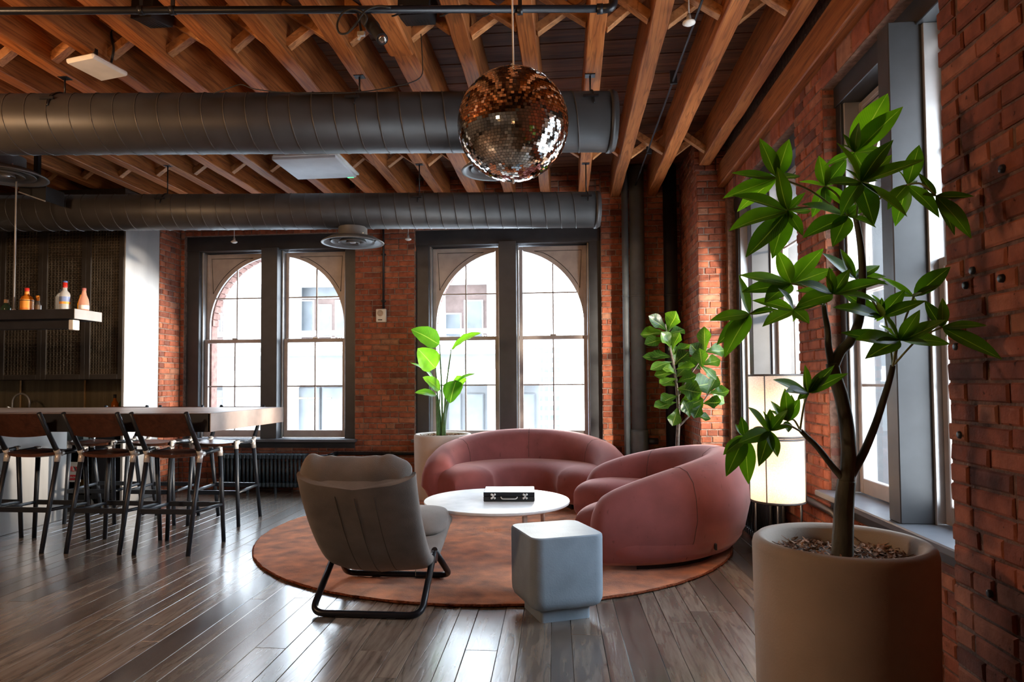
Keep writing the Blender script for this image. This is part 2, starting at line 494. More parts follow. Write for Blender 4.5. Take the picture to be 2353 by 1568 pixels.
# ------------------------------------------------------------------ mesh builder
class MB:
    def __init__(s):
        s.v, s.f, s.sm, s.mi, s.uv = [], [], [], [], None

    def add(s, vs_, fs_, smooth=False, mi=0):
        b = len(s.v)
        s.v.extend(tuple(p) for p in vs_)
        for f in fs_:
            s.f.append(tuple(i + b for i in f))
            s.sm.append(smooth)
            s.mi.append(mi)
        return b

    def obox(s, c, ax, ay, az, h, bev=0.0, mi=0):
        """box centred c, unit axes, half sizes h, chamfered by bev"""
        c, ax, ay, az = Vector(c), Vector(ax), Vector(ay), Vector(az)
        if bev <= 0:
            vs_ = [c + ax * (sx_ * h[0]) + ay * (sy * h[1]) + az * (sz * h[2]) for sz in (-1, 1) for sy in (-1, 1) for sx_ in (-1, 1)]
            s.add(vs_, [(0, 2, 3, 1), (4, 5, 7, 6), (0, 1, 5, 4), (2, 6, 7, 3), (0, 4, 6, 2), (1, 3, 7, 5)], False, mi)
            return
        b = min(bev, min(h) * 0.95)
        idx, vs_ = {}, []
        for sx_ in (-1, 1):
            for sy in (-1, 1):
                for sz in (-1, 1):
                    sg = (sx_, sy, sz)
                    for k in range(3):
                        co = [sg[i] * (h[i] - (0 if i == k else b)) for i in range(3)]
                        idx[(sg, k)] = len(vs_)
                        vs_.append(c + ax * co[0] + ay * co[1] + az * co[2])
        fs_ = []
        for k in range(3):
            a, d = [i for i in range(3) if i != k]
            for sk in (-1, 1):
                q = []
                for sa, sd in ((-1, -1), (1, -1), (1, 1), (-1, 1)):
                    g = [0, 0, 0]
                    g[k], g[a], g[d] = sk, sa, sd
                    q.append(idx[(tuple(g), k)])
                fs_.append(q if (sk > 0) == (k != 1) else q[::-1])
        for k in range(3):          # edges parallel to axis k
            a, d = [i for i in range(3) if i != k]
            for sa in (-1, 1):
                for sd in (-1, 1):
                    g0, g1 = [0, 0, 0], [0, 0, 0]
                    g0[k], g1[k] = -1, 1
                    g0[a] = g1[a] = sa
                    g0[d] = g1[d] = sd
                    q = [idx[(tuple(g0), a)], idx[(tuple(g1), a)], idx[(tuple(g1), d)], idx[(tuple(g0), d)]]
                    flip = (sa * sd > 0) == (k != 1)
                    fs_.append(q[::-1] if flip else q)
        for sx_ in (-1, 1):
            for sy in (-1, 1):
                for sz in (-1, 1):
                    q = [idx[((sx_, sy, sz), k)] for k in range(3)]
                    fs_.append(q if sx_ * sy * sz > 0 else q[::-1])
        s.add(vs_, fs_, False, mi)

    def box(s, x0, x1, y0, y1, z0, z1, bev=0.0, mi=0):
        s.obox(((x0 + x1) / 2, (y0 + y1) / 2, (z0 + z1) / 2), (1, 0, 0), (0, 1, 0), (0, 0, 1), (abs(x1 - x0) / 2, abs(y1 - y0) / 2, abs(z1 - z0) / 2), bev, mi)

    def beam(s, a, b, wdt, hgt, up=(0, 0, 1), bev=0.0, mi=0):
        a, b = Vector(a), Vector(b)
        d = (b - a)
        L = d.length
        d.normalize()
        side = d.cross(Vector(up)).normalized()
        u = side.cross(d)
        s.obox((a + b) / 2, side, d, u, (wdt / 2, L / 2, hgt / 2), bev, mi)

    def tube(s, pts, r, n=10, caps=True, closed=False, mi=0, sq=(1, 1)):
        pts = [Vector(p) for p in pts]
        m = len(pts)
        rr = r if isinstance(r, (list, tuple)) else [r] * m
        tang = []
        for i in range(m):
            a = pts[i - 1] if (i > 0 or closed) else pts[i]
            b = pts[(i + 1) % m] if (i < m - 1 or closed) else pts[i]
            tang.append((b - a).normalized())
        up = Vector((0, 0, 1)) if abs(tang[0].z) < 0.9 else Vector((1, 0, 0))
        nrm = tang[0].cross(up).normalized()
        vs_ = []
        for i in range(m):
            nrm = (nrm - tang[i] * nrm.dot(tang[i])).normalized()
            bi = tang[i].cross(nrm)
            for k in range(n):
                a = 2 * math.pi * k / n
                vs_.append(pts[i] + nrm * (math.cos(a) * rr[i] * sq[0]) + bi * (math.sin(a) * rr[i] * sq[1]))
        fs_ = []
        for i in range(m if closed else m - 1):
            j = (i + 1) % m
            for k in range(n):
                l = (k + 1) % n
                fs_.append((i * n + k, i * n + l, j * n + l, j * n + k))
        b = s.add(vs_, fs_, n > 5, mi)
        if caps and not closed:
            s.f.append(tuple(b + k for k in range(n))[::-1])
            s.f.append(tuple(b + (m - 1) * n + k for k in range(n)))
            s.sm += [False, False]
            s.mi += [mi, mi]

    def lathe(s, prof, c, n=32, axis='z', smooth=True, mi=0):
        c = Vector(c)
        vs_, fs_ = [], []
        m = len(prof)
        for r, z in prof:
            for k in range(n):
                a = 2 * math.pi * k / n
                x, y = r * math.cos(a), r * math.sin(a)
                vs_.append(c + (Vector((x, y, z)) if axis == 'z' else Vector((z, x, y)) if axis == 'x' else Vector((x, z, y))))
        for i in range(m - 1):
            for k in range(n):
                l = (k + 1) % n
                q = (i * n + k, i * n + l, (i + 1) * n + l, (i + 1) * n + k)
                fs_.append(q if axis != 'y' else q[::-1])
        s.add(vs_, fs_, smooth, mi)

    def grid(s, rows, close_u=False, close_v=False, smooth=True, mi=0, flip=False):
        m, n = len(rows), len(rows[0])
        vs_ = [p for r in rows for p in r]
        fs_ = []
        for i in range(m if close_u else m - 1):
            for k in range(n if close_v else n - 1):
                j, l = (i + 1) % m, (k + 1) % n
                q = (i * n + k, i * n + l, j * n + l, j * n + k)
                fs_.append(q[::-1] if flip else q)
        return s.add(vs_, fs_, smooth, mi)

    def prism(s, poly, axis_from, axis_to, mi=0):
        """poly: list of 3D points (a planar loop); extruded by vector axis_to-axis_from"""
        d = Vector(axis_to) - Vector(axis_from)
        n = len(poly)
        vs_ = [Vector(p) for p in poly] + [Vector(p) + d for p in poly]
        fs_ = [tuple(range(n))[::-1], tuple(range(n, 2 * n))] + [(i, (i + 1) % n, n + (i + 1) % n, n + i) for i in range(n)]
        s.add(vs_, fs_, False, mi)

    def mesh(s, name, off=(0, 0, 0)):
        me = bpy.data.meshes.new(name)
        ox, oy, oz = off
        me.from_pydata([(x - ox, y - oy, z - oz) for x, y, z in s.v], [], s.f)
        me.polygons.foreach_set('use_smooth', s.sm)
        me.polygons.foreach_set('material_index', s.mi)
        if s.uv:
            at = me.attributes.new('leafuv', 'FLOAT_VECTOR', 'POINT')
            at.data.foreach_set('vector', [c for u in s.uv for c in u])
        me.update()
        return me


WLOC = {}


def tag(o, label=None, cat=None, group=None, kind=None):
    if label:
        o['label'] = label
    if cat:
        o['category'] = cat
    if group:
        o['group'] = group
    if kind:
        o['kind'] = kind
    return o


def thing(name, label, cat, loc=(0, 0, 0), rz=0.0, group=None, kind=None):
    o = bpy.data.objects.new(name, None)
    o.empty_display_size = 0.1
    COL.objects.link(o)
    o.location = loc
    o.rotation_euler = (0, 0, rz)
    WLOC[o] = tuple(loc) if rz == 0 else (0, 0, 0)
    return tag(o, label, cat, group, kind)


def ob(name, mb, mat, parent=None, label=None, kind=None, local=False, mesh=None):
    """link a mesh as ONE object; world-coordinate geometry is moved into its parent's frame"""
    off = (0, 0, 0) if (local or parent is None) else WLOC.get(parent, (0, 0, 0))
    me = mesh or mb.mesh(name, off)
    if mesh is None:
        for mm in (mat if isinstance(mat, (list, tuple)) else [mat]):
            me.materials.append(M[mm] if isinstance(mm, str) else mm)
    o = bpy.data.objects.new(name, me)
    COL.objects.link(o)
    if parent is not None:
        o.parent = parent
        WLOC[o] = WLOC.get(parent, (0, 0, 0)) if not local else (0, 0, 0)
    if label:
        o['label'] = label
    if kind:
        o['kind'] = kind
    return o


def bx(name, x0, x1, y0, y1, z0, z1, mat, parent=None, bev=0.0, **kw):
    b = MB()
    b.box(x0, x1, y0, y1, z0, z1, bev)
    return ob(name, b, mat, parent, **kw)


def tb(name, pts, r, mat, parent=None, n=10, **kw):
    b = MB()
    b.tube(pts, r, n)
    return ob(name, b, mat, parent, **kw)


def copy_tree(o, parent=None):
    c = o.copy()
    COL.objects.link(c)
    c.parent = parent
    for ch in list(o.children):
        copy_tree(ch, c)
    return c


def arc_pts(c, r, a0, a1, n, u, v):
    c, u, v = Vector(c), Vector(u), Vector(v)
    return [c + u * (r * math.cos(a0 + (a1 - a0) * i / n)) + v * (r * math.sin(a0 + (a1 - a0) * i / n)) for i in range(n + 1)]


def round_poly(pts, rad, n=6):
    """polyline with rounded inner corners"""
    pts = [Vector(p) for p in pts]
    out = [pts[0]]
    for i in range(1, len(pts) - 1):
        a, b, c = pts[i - 1], pts[i], pts[i + 1]
        d0, d1 = (a - b), (c - b)
        r = min(rad, d0.length * 0.49, d1.length * 0.49)
        p0, p1 = b + d0.normalized() * r, b + d1.normalized() * r
        for k in range(n + 1):
            t_ = k / n
            out.append((p0 * (1 - t_) ** 2) + (b * 2 * t_ * (1 - t_)) + (p1 * t_ * t_))
    out.append(pts[-1])
    return out


def text_part(name, s, mat, parent, loc, size, rot, label=None, ext=0.0006):
    cu = bpy.data.curves.new(name, 'FONT')
    cu.body = s
    cu.size = size
    cu.align_x = 'CENTER'
    cu.align_y = 'CENTER'
    cu.extrude = ext
    tmp = bpy.data.objects.new(name, cu)
    COL.objects.link(tmp)
    dg = bpy.context.evaluated_depsgraph_get()
    me = bpy.data.meshes.new_from_object(tmp.evaluated_get(dg))
    bpy.data.objects.remove(tmp)
    bpy.data.curves.remove(cu)
    me.name = name
    me.materials.clear()
    me.materials.append(M[mat])
    o = bpy.data.objects.new(name, me)
    COL.objects.link(o)
    o.parent = parent
    pw = WLOC.get(parent, (0, 0, 0))
    o.location = Vector(loc) - Vector(pw)
    o.rotation_euler = rot
    if label:
        o['label'] = label
    return o


# ================================================================== SETTING
YB = 7.70          # brick face of the back wall
XR = 1.53          # brick face of the right-hand wall
ZT = 3.66          # underside of the ceiling deck
PI = math.pi

# ---------------- floor: slab plus planks
floor = bx('floor', -9, 2.2, -4.5, 8.2, -0.2, -0.012, 'floor_gap')
tag(floor, 'grey brown oak plank floor running towards the arched windows', 'floor', kind='structure')
FA = 0.0192        # planks run very slightly off the wall axis
pd = Vector((-math.sin(FA), math.cos(FA), 0))
ps = Vector((math.cos(FA), math.sin(FA), 0))
cand = []
u = -8.8
k = 0
while u < 2.2:
    wd = 0.099 if k % 2 else 0.151
    v = -4.3 + random.uniform(-1.6, 0)
    while v < 7.9:
        L = random.uniform(1.5, 2.3)
        v0, v1 = max(v, -4.3), min(v + L, 7.95)
        if v1 - v0 > 0.1:
            cand.append((u, wd, v0, v1))
        v += L
    u += wd
    k += 1


def plank_mb(mb, u, wd, v0, v1, dz):
    c = ps * (u + wd / 2 + 0.12) + pd * ((v0 + v1) / 2)
    mb.obox((c.x, c.y, -0.011 + dz), ps, pd, (0, 0, 1), (wd / 2 - 0.0011, (v1 - v0) / 2 - 0.0009, 0.0105), 0.0016)


def plank_size(a):
    u, wd, v0, v1 = a
    best = 0
    for vv in (v0, (v0 + v1) / 2, v1):
        c = ps * (u + wd / 2 + 0.12) + pd * vv
        q = proj((c.x, c.y, 0))
        if q and -60 < q[0] < 2420 and q[1] < 1650:
            best = max(best, wd * (v1 - v0) / q[2] ** 3)
    return best


cand.sort(key=plank_size, reverse=True)
rest = MB()
for i, a in enumerate(cand):
    dz = random.uniform(0, 0.0006)
    if i < 298:
        b = MB()
        plank_mb(b, *a, dz)
        ob('plank', b, 'plank', floor)
    else:
        plank_mb(rest, *a, dz)
if rest.v:
    ob('plank_field', rest, 'plank', floor, kind='stuff')

# ---------------- ceiling: deck, boards, joists, bridging
ceil = bx('ceiling', -9, 2.2, -4.5, 8.2, ZT + 0.02, ZT + 0.2, 'deck')
tag(ceil, 'exposed dark board deck on orange timber joists', 'ceiling', kind='structure')
y = -4.3
while y < 7.8:
    wd = random.choice((0.085, 0.1, 0.12))
    bx('deck_board', -8.9, 1.6, y + 0.002, y + wd - 0.003, ZT + random.uniform(-0.004, 0.004), ZT + 0.021, 'deck', ceil)
    y += wd
JX = [1.345, 0.963, 0.553, 0.19, -0.228, -0.633, -1.02, -1.4, -1.8, -2.165, -2.6, -3.0, -3.4, -3.8, -4.2, -4.6, -5.0, -5.4, -5.8, -6.2, -6.6, -7.0, -7.4, -7.8, -8.2, -8.6]
ZJ = 3.35
for i, x in enumerate(JX):
    w2 = 0.054 if abs(x + 1.02) > 0.01 else 0.075
    segs = ((0.2, 3.9), (3.9, 7.78)) if i % 2 else ((0.2, 5.1), (5.1, 7.78))
    b = MB()
    j = 0.004
    # a joist is one timber, gently uneven along its length
    rows = []
    n = 36
    for q in range(n + 1):
        yy = -4.4 + (7.78 + 4.4) * q / n
        jx, jz = random.uniform(-j, j), random.uniform(-j, j)
        ch = 0.006
        sec = [(-w2, ZT), (-w2, ZJ + ch), (-w2 + ch, ZJ), (w2 - ch, ZJ), (w2, ZJ + ch), (w2, ZT)]
        rows.append([Vector((x + a + jx, yy, z + (jz if z < ZT else 0))) for a, z in sec])
    b.grid(rows, close_v=True, smooth=False)
    b.add(rows[0], [tuple(range(6))])
    b.add(rows[-1], [tuple(range(6))[::-1]])
    ob('joist', b, 'joist', ceil)
    if abs(x + 1.02) < 0.01:     # the split, hewn beam: notched lower lamination near the duct
        b = MB()
        b.box(x - 0.08, x + 0.08, 0.2, 4.1, ZJ - 0.045, ZJ + 0.01, 0.012)
        ob('joist_packer', b, 'joist', ceil)
for yr in (3.98, 6.35):
    for a, c in zip(JX[:-1], JX[1:]):
        for s_ in (0, 1):
            yy = yr + s_ * 0.075
            p0 = (a - 0.05, yy, ZT - 0.05) if s_ else (a - 0.05, yy, ZJ + 0.045)
            p1 = (c + 0.05, yy, ZJ + 0.045) if s_ else (c + 0.05, yy, ZT - 0.05)
            b = MB()
            b.beam(p0, p1, 0.06, 0.055, (0, 0, 1), 0.003)
            ob('bridging_brace', b, 'brace', ceil)
# wall plate under the last joist bay, along the right wall
bx('wall_plate', 1.47, 1.6, 0.2, 7.7, 3.14, 3.36, 'joist', ceil, 0.008)

# ---------------- brick walls
UNIT = {}


def brick_mesh(var, header):
    key = (var, header)
    if key in UNIT:
        return UNIT[key]
    rs = random.Random(var * 31 + header)
    j = lambda s_: rs.uniform(-s_, s_)
    c = 0.055 if header else 0.03      # chamfer in unit coordinates (x along, y outward, z up)
    fx = [(-0.5 + c + j(.012), 0.5 + j(.05), -0.5 + .11 + j(.03)), (0.5 - c + j(.012), 0.5 + j(.05), -0.5 + .11 + j(.03)), (0.5 - c + j(.012), 0.5 + j(.05), 0.5 - .11 + j(.03)), (-0.5 + c + j(.012), 0.5 + j(.05), 0.5 - .11 + j(.03))]
    md = [(-0.5 + j(.01), 0.3, -0.5 + j(.03)), (0.5 + j(.01), 0.3, -0.5 + j(.03)), (0.5 + j(.01), 0.3, 0.5 + j(.03)), (-0.5 + j(.01), 0.3, 0.5 + j(.03))]
    bk = [(-0.5, -0.5, -0.5), (0.5, -0.5, -0.5), (0.5, -0.5, 0.5), (-0.5, -0.5, 0.5)]
    mb = MB()
    fs_ = [(0, 3, 2, 1)]
    for k_ in range(4):
        l = (k_ + 1) % 4
        fs_ += [(k_, l, 4 + l, 4 + k_), (4 + k_, 4 + l, 8 + l, 8 + k_)]
    mb.add(fx + md + bk, fs_)
    me = mb.mesh('brick')
    me.materials.append(M['brick'])
    UNIT[key] = me
    return me


def brick_field(out, O, U, Nn, u0, u1, z0, z1, depth=0.03, holes=(), course=0.0655, ragged=0.004, phase=0):
    """bricks on a face through O along unit U, outward normal Nn"""
    O, U, Nn = Vector(O), Vector(U), Vector(Nn)
    rs = random.Random(int((u0 + z0 * 3 + O.x * 7 + O.y * 11) * 100) & 0xffff)
    z = z0
    row = 0
    while z < z1 - 0.03:
        h = min(course, z1 - z)
        uu = u0
        first = True
        while uu < u1 - 0.012:
            if row % 6 == 5:
                L = 0.105
            else:
                L = 0.21 if rs.random() > 0.17 else 0.105
            if first and row % 2 == phase % 2 and row % 6 != 5:
                L = 0.105
            if first and row % 6 == 5:
                L = 0.06
            if u1 - (uu + L) < 0.05:
                L = u1 - uu
            first = False
            uc, zc = uu + L / 2, z + h / 2
            if not any(a < uc < b_ and c < zc < d for a, b_, c, d in holes):
                pr = rs.uniform(-0.002, 0.0035)
                sc = Vector((L - rs.uniform(.008, .012), depth, h - rs.uniform(.008, .012)))
                p = O + U * (uc + rs.uniform(-ragged, ragged) * 0.5) + Nn * (pr - depth / 2)
                p.z += zc
                out.append((p, U, Nn, sc, rs.randrange(10), L < 0.14, rs.uniform(-0.012, 0.012)))
            uu += L
        z += course
        row += 1


def emit_bricks(parent, lst, name='brick'):
    def rank(a):
        q = proj(a[0])
        if not q or not (-40 < q[0] < 2400 and -40 < q[1] < 1610):
            return 0
        vdir = (a[0] - Vector((0, 0, CAMH))).normalized()
        return a[3].x * a[3].z * max(0.02, -vdir.dot(a[2])) / q[2] ** 2
    lst.sort(key=rank, reverse=True)
    rest = MB()
    for i, (p, U, Nn, sc, var, hd, tilt) in enumerate(lst):
        me = brick_mesh(var, int(hd))
        Z = Vector((0, 0, 1))
        rot = Matrix((( U.x, Nn.x, 0), (U.y, Nn.y, 0), (0, 0, 1))).to_4x4()
        rot = rot @ Matrix.Rotation(tilt, 4, 'Y')
        mtx = Matrix.Translation(p) @ rot @ Matrix.Diagonal((sc.x, sc.y, sc.z, 1))
        if i < 300:
            o = bpy.data.objects.new(name, me)
            COL.objects.link(o)
            o.parent = parent
            o.matrix_local = mtx
        else:
            b = len(rest.v)
            flip = mtx.determinant() < 0
            rest.v.extend(tuple(mtx @ v_.co) for v_ in me.vertices)
            for pl in me.polygons:
                f = tuple(b + q for q in pl.vertices)
                rest.f.append(f[::-1] if flip else f)
                rest.sm.append(False)
                rest.mi.append(0)
    if rest.v:
        ob('brickwork', rest, 'brick', parent, kind='stuff')


W1 = (-4.60, -2.485)     # opening of the left back window
W2 = (-1.768, 0.385)     # opening of the right back window
ZS, ZH = 0.5, 3.04       # opening bottom, top
T = 0.34                 # wall thickness
mf = YB + 0.008
b = MB()
for x0, x1, z0, z1 in ((-9, W1[0], -0.05, 3.9), (W1[0], W1[1], -0.05, ZS), (W1[0], W1[1], ZH, 3.9), (W1[1], W2[0], -0.05, 3.9), (W2[0], W2[1], -0.05, ZS), (W2[0], W2[1], ZH, 3.9), (W2[1], 2.2, -0.05, 3.9)):
    b.box(x0, x1, mf, mf + T, z0, z1)
# left pilaster beside the bar and right corner pier are thickenings of the same wall
b.box(-5.6, -4.658, 7.285, mf + 0.01, -0.05, 3.9)
b.box(1.278, 2.2, 6.708, mf + 0.01, -0.05, 3.9)
wb = ob('wall_back', b, 'mortar')
tag(wb, 'red brick back wall pierced by two paired arched windows', 'wall', kind='structure')
lst = []
X, Y_ = Vector((1, 0, 0)), Vector((0, 1, 0))
back = (0, -1, 0)
brick_field(lst, (0, YB, 0), X, back, -4.65, W1[0], 0, 3.64)
brick_field(lst, (0, YB, 0), X, back, W1[1], W2[0], 0, 3.64)
brick_field(lst, (0, YB, 0), X, back, W2[1], 1.27, 0, 3.64)
brick_field(lst, (0, YB, 0), X, back, W1[0], W1[1], 0, ZS)
brick_field(lst, (0, YB, 0), X, back, W2[0], W2[1], 0, ZS)
brick_field(lst, (0, YB, 0), X, back, W1[0], W1[1], ZH, 3.64)
brick_field(lst, (0, YB, 0), X, back, W2[0], W2[1], ZH, 3.64)
brick_field(lst, (-4.65, 0, 0), Y_, (1, 0, 0), 7.29, 7.70, 0, 3.64, ragged=0.008)
brick_field(lst, (0, 6.70, 0), X, back, 1.27, 1.64, 0, 3.3, ragged=0.008)
brick_field(lst, (0, 6.66, 0), X, back, 1.24, 1.6, 3.3, 3.64, ragged=0.008)
brick_field(lst, (1.27, 0, 0), Y_, (-1, 0, 0), 6.70, 7.70, 0, 3.64)
for xx in (W1[1], W2[1]):
    pass
brick_field(lst, (W1[1], 0, 0), Y_, (-1, 0, 0), 7.71, 7.8, 0.5, 3.04)
brick_field(lst, (W2[0], 0, 0), Y_, (1, 0, 0), 7.71, 7.8, 0.5, 3.04)
emit_bricks(wb, lst)

# right wall
R1 = (4.66, 6.62)
R2 = (2.37, 4.17)
b = MB()
XM = XR + 0.008
b.box(XM, XM + T, R1[0] - 0.49, R1[0], -0.05, 3.9)            # pier between the two windows
b.box(XM, XM + T, R1[1], 6.75, -0.05, 3.9)
for r in (R1, R2):
    b.box(XM, XM + T, r[0], r[1], -0.05, ZS)
    b.box(XM, XM + T, r[0], r[1], 3.0, 3.9)
b.box(1.258, XM + T, -4.5, R2[0], -0.05, 3.9)                   # near pier, standing prouder
wr = ob('wall_right', b, 'mortar_brown')
tag(wr, 'red brick right hand wall with deep piers between tall windows', 'wall', kind='structure')
lst = []
brick_field(lst, (XR, 0, 0), Y_, (-1, 0, 0), R2[1], R1[0], 0, 3.14, ragged=0.008)
brick_field(lst, (0, R2[1], 0), X, back, XR, 1.64, 0.6, 3.0)
brick_field(lst, (1.25, 0, 0), Y_, (-1, 0, 0), 0.9, R2[0], 0, 3.64, ragged=0.014)
brick_field(lst, (XR, 0, 0), Y_, (-1, 0, 0), R2[0], R2[1], 0, ZS)
brick_field(lst, (XR, 0, 0), Y_, (-1, 0, 0), R1[0], R1[1], 0, ZS)
brick_field(lst, (XR, 0, 0), Y_, (-1, 0, 0), R2[0], R2[1], 3.0, 3.14, course=0.14)
brick_field(lst, (XR, 0, 0), Y_, (-1, 0, 0), R1[0], R1[1], 3.0, 3.14, course=0.14)
emit_bricks(wr, lst)
for px, py in ((2302, 388), (2218, 656), (2196, 797), (2234, 622), (2300, 640), (2205, 1000), (2274, 1365)):
    p = atX(px, py, 1.246)
    b = MB()
    b.lathe([(0.0, -0.006), (0.007, -0.007), (0.012, -0.004), (0.013, 0.004)], p, 10, 'x')
    ob('anchor_stub', b, 'bar_dark', wr)
# unseen sides close the room
tag(bx('wall_left', -9.2, -9, -4.5, 8.2, -0.05, 3.9, 'plaster'), 'plain wall closing the bar end of the room', 'wall', kind='structure')
tag(bx('wall_front', -9, 2.2, -4.7, -4.5, -0.05, 3.9, 'plaster'), 'plain wall behind the viewpoint', 'wall', kind='structure')


# ---------------- windows
def window(name, label, fmap, Wd, rvd=0.46, rvw=0.17, lj=0.155, rj=0.14, mul=0.2, mull_out=0.0, frame_d=0.06, sd=0.16, arch=True, zh=3.035, headh=0.17):
    """paired double-hung window. fmap(u, d, z): u across, d outward depth, z up"""
    root = thing(name, label, 'window', kind='structure')

    def P(u_, d, z):
        return Vector(fmap(u_, d, z))

    def bar(nm, u0, u1, d0, d1, z0, z1, mat, parent=root, bev=0.004, mb=None):
        c = P((u0 + u1) / 2, (d0 + d1) / 2, (z0 + z1) / 2)
        au = (P(1, 0, 0) - P(0, 0, 0))
        ad = (P(0, 1, 0) - P(0, 0, 0))
        q = mb or MB()
        q.obox(c, au, ad, (0, 0, 1), (abs(u1 - u0) / 2, abs(d1 - d0) / 2, abs(z1 - z0) / 2), bev)
        if mb is None:
            return ob(nm, q, mat, parent)
    zs = 0.605
    sw = (Wd - lj - rj - mul) / 2
    for u0, u1 in ((0, lj), (Wd - rj, Wd)):
        bar('window_frame', u0, u1, frame_d, 0.33, zs, zh, 'charcoal')
    bar('window_head', 0, Wd, frame_d - 0.01, 0.33, zh - headh, zh + 0.01, 'charcoal')
    um = lj + sw + mul / 2
    bar('mullion', um - mul / 2, um + mul / 2, mull_out, 0.33, zs, zh - headh + 0.02, 'mullion')
    bar('window_sill', -0.03, Wd + 0.03, -0.08, 0.33, zs - 0.035, zs, 'sillp', bev=0.006)
    bar('sill_apron', 0.0, Wd, 0.0, 0.02, zs - 0.105, zs - 0.035, 'charcoal')
    zt = zh - headh                 # top of sash
    zm = 1.775                      # meeting rail
    for k_, ua in enumerate((lj, um + mul / 2)):
        ub = ua + sw
        # side tracks, a pale strip between frame and sash
        for t0, t1 in ((ua, ua + 0.018), (ub - 0.018, ub)):
            bar('sash_track', t0, t1, sd - 0.035, sd + 0.1, zs, zt, 'track', bev=0.002)
        a, c = ua + 0.02, ub - 0.02
        # lower sash
        lo = MB()
        st = 0.045
        z0, z1 = zs + 0.005, zm + 0.022
        bar('', a, a + st, sd, sd + 0.04, z0, z1, None, mb=lo)
        bar('', c - st, c, sd, sd + 0.04, z0, z1, None, mb=lo)
        bar('', a + st, c - st, sd, sd + 0.04, z0, z0 + 0.085, None, mb=lo)
        bar('', a + st, c - st, sd, sd + 0.04, z1 - 0.045, z1, None, mb=lo)
        ls = ob('lower_sash', lo, 'sash', root)
        um2 = (a + c) / 2
        zmid = (z0 + z1) / 2 + 0.02
        for args in ((um2 - 0.008, um2 + 0.008, z0 + 0.08, z1 - 0.04), (a + st, c - st, zmid - 0.008, zmid + 0.008)):
            bar('muntin', args[0], args[1], sd + 0.008, sd + 0.034, args[2], args[3], 'sash', ls, 0.003)
        for (p0, p1) in ((a + st, um2 - 0.008), (um2 + 0.008, c - st)):
            for (q0, q1) in ((z0 + 0.08, zmid - 0.008), (zmid + 0.008, z1 - 0.04)):
                bar('pane', p0, p1, sd + 0.019, sd + 0.023, q0, q1, 'glass', ls, 0)
        bar('sash_lock', um2 - 0.035, um2 + 0.035, sd + 0.005, sd + 0.03, z1, z1 + 0.018, 'track', ls, 0.004)
        # upper sash, one step further out
        up = MB()
        ds = sd + 0.045
        z0, z1 = zm - 0.022, zt - 0.012
        st = 0.04
        bar('', a, a + st, ds, ds + 0.04, z0, z1, None, mb=up)
        bar('', c - st, c, ds, ds + 0.04, z0, z1, None, mb=up)
        bar('', a + st, c - st, ds, ds + 0.04, z0, z0 + 0.045, None, mb=up)
        bar('', a + st, c - st, ds, ds + 0.04, z1 - 0.035, z1, None, mb=up)
        us = ob('upper_sash', up, 'sash', root)
        zmid = 2.305
        ztop = z1 - 0.035
        if arch:
            Rr = (um - (a + st))
            zc = ztop - 0.0 - Rr + 0.0
            # spandrel board filling the corner outside the quarter circle
            side = -1 if k_ == 0 else 1
            ue = (a + st) if k_ == 0 else (c - st)
            Rr = abs(ue - um)
            zc = max(ztop - Rr, zm + 0.06)
            Rz = ztop - zc
            inner = (c - st) if k_ == 0 else (a + st)
            arcp = []
            for q in range(25):
                th = (PI / 2) * q / 24
                uu = um + side * Rr * math.cos(th)
                if (k_ == 0 and uu > inner) or (k_ == 1 and uu < inner):
                    continue
                arcp.append((uu, zc + Rz * math.sin(th)))
            poly = [(ue, arcp[0][1])] if abs(arcp[0][0] - ue) > 1e-4 else []
            poly = arcp + [(inner, ztop), (ue, ztop)]
            mb_ = MB()
            # fan of quads from arc to the outer corner line, front and back
            fr = [P(q[0], ds + 0.004, q[1]) for q in poly]
            bk = [P(q[0], ds + 0.036, q[1]) for q in poly]
            n_ = len(poly)
            corner = n_ - 1
            fs_ = []
            for q in range(n_ - 2):
                fs_.append((corner, q, q + 1))
                fs_.append((n_ + corner, n_ + q + 1, n_ + q))
            for q in range(n_):
                l = (q + 1) % n_
                fs_.append((q, n_ + q, n_ + l, l))
            mb_.add(fr + bk, fs_)
            ob('spandrel_panel', mb_, 'sash', us)
            mb_ = MB()
            k2 = 0.93
            bead = [P(um + (q[0] - um) * 1.06, ds + 0.003, zc + (q[1] - zc) * 1.06) for q in arcp if abs((q[0] - um) * 1.06) < abs(ue - um) - 0.02 and zc + (q[1] - zc) * 1.06 < ztop - 0.02]
            cu, cz = ue - side * 0.02, ztop - 0.02
            loop = bead + [P(um + side * 0.30, ds + 0.003, cz), P(cu, ds + 0.003, cz)]
            mb_.tube(loop, 0.004, 6, closed=True)
            ob('spandrel_bead', mb_, 'charcoal', us)
            mtop = zc + Rz * math.sqrt(max(0, 1 - ((um2 - um) / Rr) ** 2))
            dz_ = (zmid - zc) / Rz
            mside = Rr * math.sqrt(max(0, 1 - dz_ * dz_)) if dz_ > 0 else Rr
            hu0, hu1 = (um - mside, inner) if k_ == 0 else (inner, um + mside)
        else:
            mtop = ztop
            hu0, hu1 = a + st, c - st
        bar('muntin', um2 - 0.008, um2 + 0.008, ds + 0.008, ds + 0.034, z0 + 0.04, mtop, 'sash', us, 0.003)
        bar('muntin', hu0, hu1, ds + 0.008, ds + 0.034, zmid - 0.008, zmid + 0.008, 'sash', us, 0.003)
        for (p0, p1) in ((a + st, um2 - 0.008), (um2 + 0.008, c - st)):
            for (q0, q1) in ((z0 + 0.04, zmid - 0.008), (zmid + 0.008, ztop)):
                bar('pane', p0, p1, ds + 0.019, ds + 0.023, q0, q1, 'glass', us, 0)
